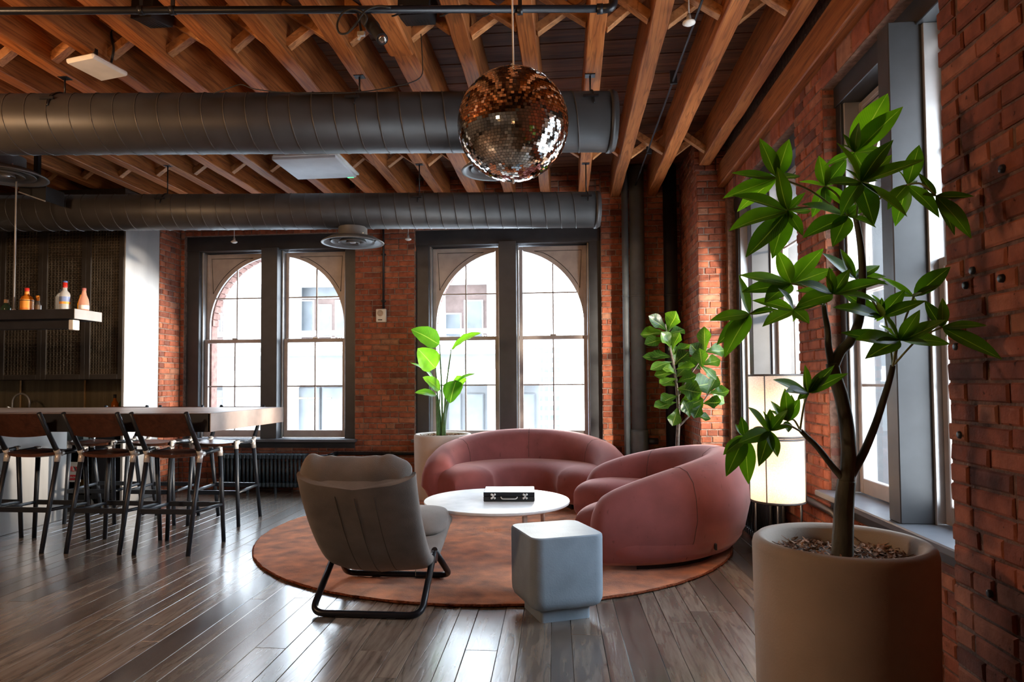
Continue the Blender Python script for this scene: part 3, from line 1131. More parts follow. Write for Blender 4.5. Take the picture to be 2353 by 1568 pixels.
    if arch:
        # the facade outside: brick reveal with a round arch over both sashes
        Rr = Wd / 2 - rvw
        zc = 1.98
        mb_ = MB()
        d0, d1 = 0.325, rvd
        arcl = [(um - Rr, 0.3)] + [(um - Rr * math.cos(PI * q / 32), zc + Rr * math.sin(PI * q / 32)) for q in range(33)] + [(um + Rr, 0.3)]
        outl = []
        for uu, zz in arcl:
            if zz <= zc + 1e-6:
                outl.append((-0.35 if uu < um else Wd + 0.35, zz))
            else:
                dx, dz_ = uu - um, zz - zc
                k3 = min(((Wd / 2 + 0.35) / abs(dx)) if abs(dx) > 1e-6 else 99, (3.8 - zc) / dz_)
                outl.append((um + dx * k3, zc + dz_ * k3))
        for q in range(len(arcl) - 1):
            a0, a1, o0, o1 = arcl[q], arcl[q + 1], outl[q], outl[q + 1]
            quad = lambda d_: [P(a0[0], d_, a0[1]), P(a1[0], d_, a1[1]), P(o1[0], d_, o1[1]), P(o0[0], d_, o0[1])]
            mb_.add(quad(d0) + quad(d1), [(0, 1, 2, 3), (7, 6, 5, 4), (0, 4, 5, 1)])
        fa = ob('brick_reveal', mb_, 'ext_brick', root, label='sunlit pink brick arch outside the sashes')
        # voussoirs along the arch, one block each
        for q in range(0, 32):
            t0, t1 = PI * q / 32, PI * (q + 1) / 32 - 0.012
            vb = MB()
            pts = []
            for d_ in (d0 + 0.002, d1 + 0.02):
                for rr_, tt in ((Rr - 0.012, t0), (Rr - 0.012, t1), (Rr + 0.1, t1), (Rr + 0.1, t0)):
                    pts.append(P(um - rr_ * math.cos(tt), d_, zc + rr_ * math.sin(tt)))
            vb.add(pts, [(0, 1, 2, 3), (7, 6, 5, 4), (0, 4, 5, 1), (1, 5, 6, 2), (2, 6, 7, 3), (3, 7, 4, 0)])
            ob('voussoir', vb, 'ext_brick', fa)
    return root


window('window_1', 'paired arched sash windows behind the bar counter', lambda u_, d, z: (W1[0] + u_, YB + d, z), W1[1] - W1[0])
window('window_2', 'paired arched sash windows behind the far sofa', lambda u_, d, z: (W2[0] + u_, YB + d, z), W2[1] - W2[0], rj=0.135)
window('window_3', 'tall paired sash window beside the floor lamp', lambda u_, d, z: (XR + d, R1[1] - u_, z), R1[1] - R1[0], lj=0.1, rj=0.1, mul=0.11, mull_out=-0.05, frame_d=0.08, sd=0.13, rvd=0.42, rvw=0.06, arch=True, zh=3.0, headh=0.12)
window('window_4', 'tall paired sash window behind the large potted tree', lambda u_, d, z: (XR + d, R2[1] - u_, z), R2[1] - R2[0], lj=0.07, rj=0.07, mul=0.11, mull_out=-0.05, frame_d=0.08, sd=0.13, rvd=0.42, rvw=0.06, arch=True, zh=3.0, headh=0.12)


# ================================================================== CEILING SERVICES
def duct(name, label, ends, zc, r, pitch, hang, lo=3.35):
    (xa_, ya_), (xb_, yb_) = ends           # left end, right end in plan
    root = thing(name, label, 'duct', (xb_, yb_, zc), group='round ducts under the joists')
    A, B = Vector((xa_, ya_, zc)), Vector((xb_, yb_, zc))
    d = (B - A).normalized()
    sd = Vector((-d.y, d.x, 0))
    L = (B - A).length
    n = 40

    def ring(t_, rr, a):
        return A + d * t_ + sd * (rr * math.cos(a)) + Vector((0, 0, rr * math.sin(a)))

    def lath(prof):
        b_ = MB()
        b_.grid([[ring(t_, rr, 2 * PI * q / n) for q in range(n)] for rr, t_ in prof], close_v=True)
        return b_
    ob('duct_shell', lath([(0.001, 0), (r, 0), (r, L - 0.012), (r - 0.004, L - 0.012), (r * 0.98, L), (0.001, L)]), 'duct', root)
    sm = MB()
    x = 0.05
    while x < L - 0.22:      # spiral lock seam: one slanted loop per turn
        sm.tube([ring(x + pitch * q / 24, r + 0.001, 2 * PI * q / 24) for q in range(25)], 0.0042, 6, caps=False)
        x += pitch
    ob('spiral_seam', sm, 'seam', root, kind='stuff')
    ob('end_collar', lath([(r, L - 0.05), (r + 0.008, L - 0.05), (r + 0.008, L - 0.02), (r, L - 0.02)]), 'duct', root)
    for xh in hang:
        t_ = (xh - xa_) / (xb_ - xa_) * L
        c = A + d * t_
        yc = c.y
        b = MB()
        b.tube([(xh, yc - 0.02, zc + r - 0.005), (xh, yc - 0.02, lo + 0.01)], 0.006, 8)
        h = ob('hanger_rod', b, 'black_metal', root)
        tb('hanger_strap', [ring(t_, r + 0.004, PI - PI * (0.08 + 0.42 * q / 10)) for q in range(11)], 0.006, 'black_metal', h, 6)
        bx('hanger_clip', xh - 0.05, xh + 0.05, yc - r * 0.86 - 0.012, yc - r * 0.86, zc + r * 0.5, zc + r * 0.5 + 0.02, 'black_metal', h, 0.003)
        bx('hanger_foot', xh - 0.035, xh + 0.035, yc - 0.05, yc + 0.01, lo - 0.004, lo + 0.006, 'black_metal', h, 0.002)
    return root


duct('spiral_duct', 'large dark spiral duct crossing in front, behind the mirror ball', ((-8.0, 3.775), (0.335, 4.63)), 3.035, 0.2, 0.145, (-3.4, -1.4, 0.17))
duct('spiral_duct', 'smaller dark spiral duct close to the arched windows', ((-8.0, 5.66), (0.315, 6.495)), 2.905, 0.17, 0.14, (-3.8, -1.4, 0.19))


def diffuser(loc, r, label, neck_top):
    root = thing('ceiling_diffuser', label, 'air vent', loc, group='round air diffusers')
    x, y, z = loc
    b = MB()
    rn = r * 0.46
    b.lathe([(rn, neck_top - z), (rn, 0.05), (rn * 1.02, 0.045)], loc, 32)
    b.lathe([(rn - 0.004, neck_top - z), (rn - 0.004, 0.05)][::-1], loc, 32)
    ob('diffuser_neck', b, 'diffuser', root)
    b = MB()
    b.lathe([(rn, 0.06), (r * 0.75, 0.045), (r * 0.97, 0.008), (r, 0.0), (r * 0.99, -0.006), (r * 0.9, -0.002), (r * 0.74, 0.03)], loc, 40)
    ob('outer_cone', b, 'diffuser', root)
    for f, dz in ((0.7, 0.012), (0.45, 0.006), (0.22, 0.0)):
        b = MB()
        b.lathe([(r * f * 0.55, 0.05 + dz), (r * f * 0.9, 0.02 + dz), (r * f, dz - 0.004), (r * f * 0.985, dz - 0.008), (r * f * 0.85, dz + 0.014), (r * f * 0.5, 0.042 + dz)], loc, 36)
        ob('inner_cone', b, 'diffuser', root)
    b = MB()
    b.lathe([(0, 0.01), (r * 0.1, 0.012), (r * 0.1, 0.0), (0, -0.006)], loc, 16)
    ob('centre_screw', b, 'track', root)
    bx('neck_rivet', x + rn * 0.85, x + rn * 0.85 + 0.012, y - rn * 0.55, y - rn * 0.5, z + 0.07, z + 0.082, 'alu', root, 0.002)


diffuser((-2.04, 6.26, 2.60), 0.298, 'round grey air diffuser hanging below the rear duct', 2.745)
diffuser((-0.50, 4.55, 2.70), 0.215, 'round grey air diffuser half hidden behind the mirror ball', 2.845)
diffuser((-4.66, 5.15, 3.00), 0.31, 'round pale air diffuser cut by the left edge above the bottle shelf', 3.16)

# overhead black pipe with elbow, cable wound round it, spotlight
py_ = 3.52
root = thing('overhead_pipe', 'dark horizontal pipe along the top edge, ending in an elbow', 'pipe', (-1, py_, 3.27))
pa, pb = atD(0, 25, py_), atD(1385, 20, py_)
tb('pipe_run', [pa + (pa - pb) * 0.5, pa, pb], 0.019, 'black_metal', root, 12)
el = round_poly([pb - Vector((0.02, 0, 0)), pb + Vector((0.055, 0, 0)), pb + Vector((0.055, 0.02, 0.2))], 0.05)
b = MB()
b.tube(el, 0.023, 12)
b.tube([pb - Vector((0.03, 0, 0)), pb + Vector((0.0, 0, 0))], 0.026, 12)
ob('pipe_elbow', b, 'black_metal', root)
for px in (325, 397, 1195):
    c = atD(px, 24, py_)
    b = MB()
    b.tube([c + Vector((-0.014, 0, 0)), c + Vector((0.014, 0, 0))], 0.023, 12)
    b.box(c.x - 0.01, c.x + 0.01, c.y - 0.004, c.y + 0.004, c.z + 0.02, 3.4)
    ob('pipe_clamp', b, 'black_metal', root)
root = thing('power_cable', 'black cable looping beside the spotlight and wound round the overhead pipe', 'cable', (-0.8, py_, 3.3))
pts = []
for x, y, dy in ((838, 60, -.05), (846, 35, -.06), (815, 18, -.05), (786, 28, -.05), (773, 55, -.05), (778, 78, -.05), (798, 78, -.05), (818, 55, -.06), (838, 24, -.06), (870, 12, -.045), (898, 18, -.04)):
    pts.append(atD(x, y, py_ + dy))
tb('cable_loop', round_poly(pts, 0.03, 4), 0.0055, 'rubber', root, 8)
for x0, x1 in ((900, 985), (1010, 1090), (1110, 1178)):
    pts = []
    for q in range(13):
        f = q / 12
        c = atY(x0 + (x1 - x0) * f, 25, py_)
        a = -0.6 * PI + 1.3 * PI * f
        pts.append(c + Vector((0, -0.025 * math.cos(a) , 0.026 * math.sin(a))))
    tb('cable_turn', pts, 0.005, 'rubber', root, 8)

root = thing('spotlight', 'black stage spotlight clamped to the overhead pipe', 'spotlight', tuple(atD(850, 60, 3.6)))
c0, c1 = atD(838, 38, 3.68), atD(878, 89, 3.45)
d = (c1 - c0).normalized()
b = MB()
pts = [c0 + (c1 - c0) * f for f in (0, 0.05, 0.55, 0.6, 0.97, 1.0)]
b.tube(pts, [0.03, 0.036, 0.036, 0.03, 0.03, 0.028], 20)
ob('lamp_body', b, 'black_matte', root)
b = MB()
b.tube([c1 + d * 0.001, c1 + d * 0.006], 0.03, 20)
lens = ob('lens_ring', b, 'black_metal', root)
b = MB()
b.tube([c1 + d * 0.006, c1 + d * 0.009], [0.023, 0.012], 20)
ob('lens', b, 'mirror', lens)
b = MB()
cb = atD(830, 78, 3.52)
b.box(cb.x - 0.02, cb.x + 0.02, cb.y - 0.01, cb.y + 0.01, cb.z - 0.012, cb.z + 0.012, 0.003)
b.tube([cb, cb + Vector((-0.015, 0, -0.03))], 0.007, 8)
ob('clamp_screw', b, 'steel', root)
b = MB()
b.beam(cb + Vector((0, 0, 0.01)), atD(822, 32, 3.52), 0.03, 0.012)
ob('yoke', b, 'black_metal', root)


def black_speaker(pc, w_, label):
    root = thing('ceiling_speaker', label, 'speaker', tuple(pc), group='black ceiling loudspeakers')
    b = MB()
    x, y, z = pc
    f = [(-w_, -0.10, 0.13), (w_, -0.10, 0.13), (w_, 0.12, 0.13), (-w_, 0.12, 0.13), (-w_ * 0.72, -0.11, -0.05), (w_ * 0.86, -0.11, -0.05), (w_ * 0.9, 0.1, 0.0), (-w_ * 0.9, 0.1, 0.0)]
    b.add([Vector(pc) + Vector(p) for p in f], [(0, 1, 2, 3), (4, 7, 6, 5), (0, 4, 5, 1), (1, 5, 6, 2), (2, 6, 7, 3), (3, 7, 4, 0)])
    ob('speaker_case', b, 'black_matte', root)
    b = MB()
    for k_ in range(2):
        for i in range(9):
            a = w_ * (-0.62 + 0.155 * i)
            b.beam(Vector(pc) + Vector((a, -0.112, -0.046)), Vector(pc) + Vector((a * 1.1, 0.09, -0.005)), 0.004, 0.004)
        break
    ob('speaker_grille', b, 'black_metal', root)
    bx('speaker_bracket', x - 0.02, x + 0.02, y - 0.02, y + 0.02, z + 0.12, 3.6, 'black_metal', root)
    bx('maker_plate', x - w_ * 0.5, x - w_ * 0.36, y - 0.113, y - 0.109, z + 0.0, z + 0.008, 'track', root)


black_speaker(atY(334, 45, 3.78), 0.125, 'black wedge loudspeaker between joists, upper left')
black_speaker(atY(952, 38, 3.80), 0.118, 'black wedge loudspeaker right of the spotlight')

# white wireless antenna panel hung under the left joists
root = thing('wireless_antenna', 'white square wireless antenna hanging under the left joists', 'antenna', tuple(atY(222, 155, 4.0)))
A_, B_, C_, D_ = atY(176, 150, 3.95), atY(229, 151, 3.80), atY(272, 174, 3.93), atY(222, 174, 4.08)
cen = (A_ + C_) / 2
ux = (C_ - B_).normalized()
uy = Vector((0, 0, 1)).cross(ux).normalized()
uz = ux.cross(uy)
b = MB()
b.obox(cen + uz * 0.02, ux, uy, uz, (0.13, 0.115, 0.017), 0.011)
ob('antenna_case', b, 'white_plastic', root)
b = MB()
b.obox(cen + uz * 0.048 + ux * -0.02, ux, uy, uz, (0.06, 0.05, 0.012), 0.004)
b.obox(cen + uz * 0.09 + ux * -0.02, ux, uy, uz, (0.012, 0.012, 0.04), 0.003)
ob('antenna_bracket', b, 'black_metal', root)
p0 = cen + uz * 0.05 + ux * 0.09
b = MB()
b.tube([p0, p0 + Vector((0.004, 0, 0.03))], 0.012, 10)
con = ob('cable_connector', b, 'brass', root)
q1, q2 = atY(262, 110, 4.0), atY(255, 85, 4.05)
tb('antenna_cable', round_poly([p0 + Vector((0.004, 0, 0.03)), atY(258, 132, 3.97), q1, q2, q2 + Vector((-0.03, 0.04, 0.12))], 0.06), 0.0075, 'rubber', root, 8)

# flat white ceiling panel with a green status light
root = thing('ceiling_panel', 'flat white square panel with a green light under the joists', 'panel', (-2.35, 6.13, 3.29))
bx('panel_body', -2.66, -2.06, 5.83, 6.43, 3.285, 3.325, 'white_panel', root, 0.006)
bx('panel_trim', -2.645, -2.035, 5.82, 6.44, 3.31, 3.33, 'white_plastic', root, 0.003)
bx('status_light', -2.145, -2.085, 6.412, 6.424, 3.281, 3.286, 'green_led', root)
for x in (-2.6, -2.12):
    tb('panel_hanger', [(x, 6.13, 3.32), (x, 6.13, 3.42)], 0.004, 'steel', root, 6)

# black box and white bracket above the bar, left edge
root = thing('hanging_black_box', 'small black equipment box under the rear duct at the left', 'box', (-5.15, 5.6, 3.03))
p0, p1 = atY(44, 430, 5.5), atY(105, 462, 5.5)
b = MB()
b.add([(p0.x, 5.5, p0.z), (p1.x, 5.5, p0.z), (p1.x, 5.5, p1.z), (p0.x, 5.5, p0.z - 0.04), (p0.x, 5.72, p0.z), (p1.x, 5.72, p0.z), (p1.x, 5.72, p1.z), (p0.x, 5.72, p0.z - 0.04)], [(3, 2, 1, 0), (4, 5, 6, 7), (0, 1, 5, 4), (1, 2, 6, 5), (2, 3, 7, 6), (3, 0, 4, 7)])
ob('box_case', b, 'black_matte', root)
b = MB()
b.beam((p0.x, 5.495, p0.z - 0.045), (p1.x, 5.495, p1.z - 0.004), 0.01, 0.006, (0, 1, 0))
ob('box_edge', b, 'track', root)
bx('box_bracket', p0.x + 0.05, p0.x + 0.09, 5.6, 5.64, p0.z - 0.001, 3.36, 'black_metal', root)

# thin low-voltage wire draped behind the big duct
root = thing('draped_wire', 'thin black wire sagging along the top of the front duct', 'cable', (-1.5, 4.6, 3.25))
pts = [atD(x, y, 4.2) for x, y in ((490, 215), (555, 192), (575, 203), (630, 212), (760, 215), (850, 210), (940, 192), (972, 178), (970, 120), (966, 60))]
tb('wire_run', round_poly(pts, 0.08, 4), 0.0035, 'rubber', root, 6)

# black cable conduit along the right joists
root = thing('ceiling_conduit', 'thin black conduit slanting along the right ceiling joists', 'conduit', (0.75, 4.5, 3.4))
tb('conduit_run', [(0.8, 1.0, 3.42), (0.78, 4.0, 3.42), (0.76, 7.55, 3.42)], 0.008, 'pipe_black', root, 8)
for yy in (3.2, 4.9, 6.4):
    bx('conduit_clip', 0.755, 0.805, yy, yy + 0.02, 3.4, 3.5, 'pipe_black', root, 0.003)


def sprinkler(p, drop, label):
    root = thing('sprinkler_head', label, 'sprinkler', tuple(p), group='pendent sprinkler heads')
    x, y, z = p
    tb('drop_pipe', [(x, y, z + 0.012), (x, y, z + drop)], 0.004, 'steel', root, 8)
    b = MB()
    b.lathe([(0, 0.02), (0.012, 0.018), (0.034, 0.004), (0.036, -0.004), (0.02, -0.014), (0, -0.016)], p, 20)
    ob('deflector', b, 'white_plastic', root)
    b = MB()
    b.lathe([(0.009, 0.012), (0.014, 0.024), (0.009, 0.05), (0.0, 0.05)], p, 12)
    ob('sprinkler_cap', b, 'steel', root)


sprinkler(atY(1583, 52, 3.8), 0.36, 'small white sprinkler hanging among the right hand joists')
sprinkler(atY(538, 556, 7.2), 0.4, 'small white sprinkler in front of the left arched window')
sprinkler(atY(938, 550, 7.3), 0.4, 'small white sprinkler against the brick pier, beside the right window')

# ================================================================== MIRROR BALL
bc = Vector((-0.24, 3.05, 2.432))
BR = 0.253
root = thing('mirror_ball', 'big mirror tiled disco ball hanging from a pale cord', 'disco ball', tuple(bc))
b = MB()
rows = []
b.lathe([(0.001, -BR + 0.004)] + [((BR - 0.004) * math.sin(PI * q / 32), -(BR - 0.004) * math.cos(PI * q / 32)) for q in range(1, 32)] + [(0.001, BR - 0.004)], bc, 48)
ob('ball_core', b, 'ball_core', root)
tiles = []
NR = 62
for i in range(NR):
    th = PI * (i + 0.5) / NR
    n = max(6, int(round(2 * PI * math.sin(th) * BR / 0.0152)))
    for k in range(n):
        tiles.append((th, 2 * PI * (k + 0.5 * (i % 2)) / n, PI * BR / NR, 2 * PI * math.sin(th) * BR / n))
camp = Vector((0, 0, CAMH))


def tile_mb(mb, t_, rs):
    th, ph, hh, ww = t_
    nn = Vector((math.sin(th) * math.cos(ph), math.sin(th) * math.sin(ph), math.cos(th)))
    u_ = Vector((-math.sin(ph), math.cos(ph), 0))
    v_ = nn.cross(u_)
    c = bc + nn * BR
    n2 = (nn + u_ * rs.gauss(0, 0.028) + v_ * rs.gauss(0, 0.028)).normalized()
    u2 = (u_ - n2 * u_.dot(n2)).normalized()
    v2 = n2.cross(u2)
    mb.obox(c, u2, v2, n2, (ww / 2 - 0.0006, hh / 2 - 0.0006, 0.0015), 0)


rs = random.Random(3)


def facing(t_):
    nn = Vector((math.sin(t_[0]) * math.cos(t_[1]), math.sin(t_[0]) * math.sin(t_[1]), math.cos(t_[0])))
    return nn.dot((camp - bc).normalized())


tiles.sort(key=facing, reverse=True)
rest = MB()
for i, t_ in enumerate(tiles):
    if i < 299:
        b = MB()
        tile_mb(b, t_, rs)
        ob('mirror_tile', b, 'mirror', root)
    else:
        tile_mb(rest, t_, rs)
ob('mirror_tiling', rest, 'mirror', root, kind='stuff')
b = MB()
top = bc + Vector((0, 0, BR))
b.lathe([(0.02, -0.004), (0.016, 0.012), (0.006, 0.016), (0, 0.016)], top, 16)
b.tube(arc_pts(top + Vector((0, 0, 0.024)), 0.01, 0, 2 * PI, 12, (1, 0, 0), (0, 0, 1)), 0.002, 6)
ob('hook_cap', b, 'steel', root)
b = MB()
b.lathe([(0.0, -0.02), (0.005, -0.018), (0.005, 0), (0.014, 0.004)], bc - Vector((0, 0, BR)), 12)
ob('bottom_stud', b, 'steel', root)
tb('hanging_cord', [top + Vector((0.004, 0, 0.018)), Vector((bc.x + 0.0, bc.y, 3.05)), Vector((bc.x - 0.004, bc.y, 3.5))], 0.0042, 'cord', root, 8)

# ================================================================== BACK WALL FIXTURES
root = thing('wall_sounder', 'small cream alarm sounder box on the pier between the windows', 'alarm', tuple(atY(878, 725, YB)))
p0, p1 = atY(866, 711, YB), atY(889, 741, YB)
bx('sounder_case', p0.x, p1.x, YB - 0.045, YB - 0.004, p1.z, p0.z, 'white_plastic', root, 0.008)
b = MB()
cc = Vector(((p0.x + p1.x) / 2 - 0.008, YB - 0.046, (p0.z + p1.z) / 2 + 0.025))
b.lathe([(0.038, 0.002), (0.038, -0.002), (0.03, -0.004), (0.03, -0.002), (0.02, -0.004), (0.02, -0.002), (0, -0.004)], cc, 20, 'y')
ob('sounder_grille', b, 'cord', root)
bx('label_strip', cc.x - 0.025, cc.x + 0.025, YB - 0.047, YB - 0.044, p1.z + 0.02, p1.z + 0.032, 'black_matte', root)
root = thing('wall_conduit', 'dark vertical conduit dropping to the cream sounder', 'conduit', tuple(atY(882, 600, YB)))
pa, pb = atY(882, 520, YB), atY(882, 711, YB)
tb('conduit_run', [(pa.x, YB - 0.02, 3.6), (pb.x, YB - 0.02, pb.z)], 0.012, 'pipe_black', root, 10)
for z in (2.2, 2.75):
    bx('conduit_clip', pa.x - 0.025, pa.x + 0.025, YB - 0.028, YB + 0.004, z, z + 0.02, 'pipe_black', root, 0.003)

for px, r, mat, label, dia in ((1439, 0.037, 'pipe', 'thin grey vertical pipe right of the arched windows', 1), (1466, 0.083, 'pipe', 'thick grey vertical pipe beside the thin one', 2), (1543, 0.075, 'pipe_black', 'black vertical pipe in the dark brick corner', 3)):
    p = atY(px, 760, 7.56)
    root = thing('vertical_pipe', label, 'pipe', (p.x, 7.56, 0), group=None)
    tb('pipe_run', [(p.x, 7.56, 0.0), (p.x, 7.56, 3.64)], r, mat, root, 24)
    if dia == 2:
        b = MB()
        b.lathe([(r, 0.72), (r + 0.012, 0.73), (r + 0.016, 0.7), (r + 0.016, 0.02), (r + 0.012, 0.0)], (p.x, 7.56, 0), 24)
        ob('pipe_socket', b, mat, root)
        b = MB()
        b.tube([(p.x + 0.1, 7.54, 0.6), (p.x + 0.2, 7.54, 0.6)], 0.035, 14)
        ob('cleanout_plug', b, 'pipe_black', root)
    b = MB()
    b.lathe([(r, -0.012), (r + 0.004, -0.01), (r + 0.004, 0.01), (r, 0.012)], (p.x, 7.56, 2.2), 24)
    ob('pipe_joint', b, mat, root)


def radiator(name, label, x0, x1, y0, y1, z0, z1, along='x', n=22, valve=True):
    root = thing(name, label, 'radiator', ((x0 + x1) / 2, (y0 + y1) / 2, 0))
    for k_ in range(n):
        b = MB()
        f0, f1 = k_ / n, (k_ + 1) / n
        def seg(a0, a1, bev=0.008):
            pass
        if along == 'x':
            xa, xb = x0 + (x1 - x0) * f0, x0 + (x1 - x0) * f1
            c = (xa + xb) / 2
            w_ = (xb - xa)
            for yy in (y0 + 0.02, y1 - 0.02):
                b.tube([(c, yy, z0 + 0.05), (c, yy, z1 - 0.05)], w_ * 0.3, 8, sq=(1, 1))
            for zz in (z0 + 0.04, z1 - 0.035):
                b.box(xa + 0.002, xb - 0.002, y0, y1, zz - 0.03, zz + 0.03, 0.012)
            if k_ in (0, n // 3, 2 * n // 3, n - 1):
                b.box(c - 0.012, c + 0.012, y0 + 0.01, y0 + 0.04, 0, z0 + 0.03, 0.004)
        else:
            ya, yb = y0 + (y1 - y0) * f0, y0 + (y1 - y0) * f1
            c = (ya + yb) / 2
            w_ = (yb - ya)
            for xx in (x0 + 0.02, x1 - 0.02):
                b.tube([(xx, c, z0 + 0.05), (xx, c, z1 - 0.05)], w_ * 0.3, 8)
            for zz in (z0 + 0.04, z1 - 0.035):
                b.box(x0, x1, ya + 0.002, yb - 0.002, zz - 0.03, zz + 0.03, 0.012)
            if k_ in (0, n - 1):
                b.box(x0 + 0.01, x0 + 0.04, c - 0.012, c + 0.012, 0, z0 + 0.03, 0.004)
        ob('radiator_section', b, 'radiator', root)
    return root


rad = radiator('column_radiator', 'dark blue cast iron radiator under the left arched window', -4.02, -2.98, 7.44, 7.6, 0.06, 0.455)
b = MB()
b.lathe([(0.0, 0.0), (0.027, 0.002), (0.03, 0.012), (0.03, 0.06), (0.024, 0.072), (0.0, 0.072)], (-2.965, 7.52, 0.415), 20, 'x')
ob('thermostat_knob', b, 'white_plastic', rad)
b = MB()
b.lathe([(0.0, 0), (0.014, 0.0), (0.014, 0.03), (0.01, 0.035), (0, 0.035)], (-2.985, 7.52, 0.11), 14, 'x')
ob('bleed_cap', b, 'brass', rad)
b = MB()
b.tube([(-4.02, 7.52, 0.11), (-4.09, 7.52, 0.11), (-4.15, 7.52, 0.10)], [0.012, 0.016, 0.012], 10)
ob('brass_valve', b, 'brass', rad)
root = thing('heating_pipe', 'dark heating pipe along the wall from radiator to planter', 'pipe', (-2, 7.62, 0.42))
tb('pipe_run', round_poly([(-2.89, 7.52, 0.42), (-2.75, 7.52, 0.42), (-2.68, 7.62, 0.445), (-1.0, 7.62, 0.44)], 0.05), 0.018, 'black_metal', root, 10)
b = MB()
b.tube([(-2.74, 7.53, 0.42), (-2.66, 7.61, 0.445)], 0.026, 10)
ob('pipe_fitting', b, 'black_metal', root)
for x in (-2.05, -1.6):
    bx('pipe_bracket', x, x + 0.02, 7.6, 7.7, 0.42, 0.46, 'black_metal', root)

radiator('column_radiator', 'black cast iron radiator under the right window, behind the floor lamp', 1.365, 1.49, 4.85, 6.05, 0.06, 0.5, 'y', 24)
root = thing('valve_pipe', 'grey heating pipe with white valve knob behind the tree planter', 'pipe', (1.46, 3.9, 0.4))
pts = [atX(1845, 1146, 1.45), atX(1900, 1180, 1.45), atX(1925, 1192, 1.45)]
pts = [(1.485, pts[0].y + 0.4, pts[0].z), (1.485, pts[1].y, pts[1].z - 0.0), (1.46, pts[2].y - 0.1, pts[2].z - 0.04)]
tb('pipe_run', pts, 0.02, 'seam', root, 10)
k0 = Vector((1.415, 3.62, 0.41))
b = MB()
b.lathe([(0.0, -0.07), (0.022, -0.068), (0.026, -0.05), (0.026, 0.0), (0.018, 0.01), (0, 0.01)], k0, 16, 'x')
ob('valve_knob', b, 'white_plastic', root)
b = MB()
b.tube([k0 + Vector((0.01, 0, 0)), k0 + Vector((0.03, 0, 0)), k0 + Vector((0.06, -0.03, 0))], 0.02, 10)
ob('valve_body', b, 'steel', root)

# ================================================================== BAR
YC = 6.70          # front of the back-bar cabinets
XP = -4.655        # their right-hand side
root = thing('back_bar_cabinet', 'tall dark cabinet wall with pierced lattice doors behind the bar', 'cabinet', (-6.2, YC + 0.3, 0))
zc0 = 1.31
b = MB()
b.box(-8.0, XP - 0.03, YC + 0.02, 7.28, zc0, 3.3)
ob('cabinet_carcass', b, 'cab', root)
side = MB()
side.box(XP - 0.03, XP, YC - 0.01, 7.283, 0.0, 3.3, 0.003)
ob('side_panel', side, 'steel', root, label='tall brushed metal end panel catching window light')
edges = [atY(292, 700, YC).x - 0.03, atY(200, 700, YC).x, atY(100, 700, YC).x, atY(4, 700, YC).x, atY(-92, 700, YC).x]
lat_mesh = None
for k_ in range(len(edges) - 1):
    xb, xa = edges[k_], edges[k_ + 1]
    fr = MB()
    t_ = 0.055
    zt_ = 3.1
    fr.box(xa, xa + t_, YC - 0.022, YC + 0.02, zc0, zt_, 0.004)
    fr.box(xb - t_, xb, YC - 0.022, YC + 0.02, zc0, zt_, 0.004)
    fr.box(xa + t_, xb - t_, YC - 0.022, YC + 0.02, zc0, zc0 + t_, 0.004)
    fr.box(xa + t_, xb - t_, YC - 0.022, YC + 0.02, zt_ - t_, zt_, 0.004)
    dr = ob('lattice_door', fr, 'cab', root)
    if lat_mesh is None or True:
        lt = MB()
        wx = xb - xa - 2 * t_
        nx = 5
        s_ = wx / nx
        nz = int((zt_ - zc0 - 2 * t_) / s_)
        for ix in range(nx * 2 + 1):
            x = xa + t_ + s_ * ix / 2
            lt.box(x - 0.004, x + 0.004, YC - 0.012, YC - 0.004, zc0 + t_, zt_ - t_)
        for iz in range(nz * 2 + 1):
            z = zc0 + t_ + s_ * iz / 2
            lt.box(xa + t_, xb - t_, YC - 0.013, YC - 0.005, z - 0.004, z + 0.004)
        for ix in range(nx):
            for iz in range(nz):     # quatrefoil rosette: a disc and four lobes per cell
                x, z = xa + t_ + s_ * (ix + 0.5), zc0 + t_ + s_ * (iz + 0.5)
                for dx, dz, rr in ((0, 0, 0.16), (0.25, 0.25, 0.1), (-0.25, 0.25, 0.1), (0.25, -0.25, 0.1), (-0.25, -0.25, 0.1)):
                    b0 = [(x + s_ * (dx + rr * math.cos(PI * q / 3)), YC - 0.015, z + s_ * (dz + rr * math.sin(PI * q / 3))) for q in range(6)]
                    lt.add(b0, [tuple(range(6))[::-1]])
        ob('lattice', lt, 'lattice', dr, kind='stuff')
bx('cabinet_cornice', -8.0, XP, YC - 0.03, 7.28, 3.1, 3.34, 'cab', root)
spl = bx('backsplash', -8.0, XP - 0.03, 7.26, 7.29, 0.95, zc0, 'splash', root)
for px in (47, 195):
    p = atY(px, 900, 7.25)
    bx('backsplash_trim', p.x - 0.01, p.x + 0.01, 7.245, 7.26, 0.95, zc0, 'brass', root, 0.003)
bx('back_counter', -8.0, XP - 0.03, YC - 0.01, 7.28, 0.9, 0.945, 'bar_dark', root, 0.004, label='dark counter under the lattice cabinets')
bx('base_cabinet', -4.98, XP - 0.03, YC, 7.28, 0.05, 0.9, 'bar_dark', root, 0.004)
bx('base_cabinet', -8.0, -5.5, YC, 7.28, 0.05, 0.9, 'bar_dark', root, 0.004)
bx('base_toe_kick', -8.0, XP - 0.03, YC + 0.05, 7.28, 0.0, 0.05, 'bar_dark', root)

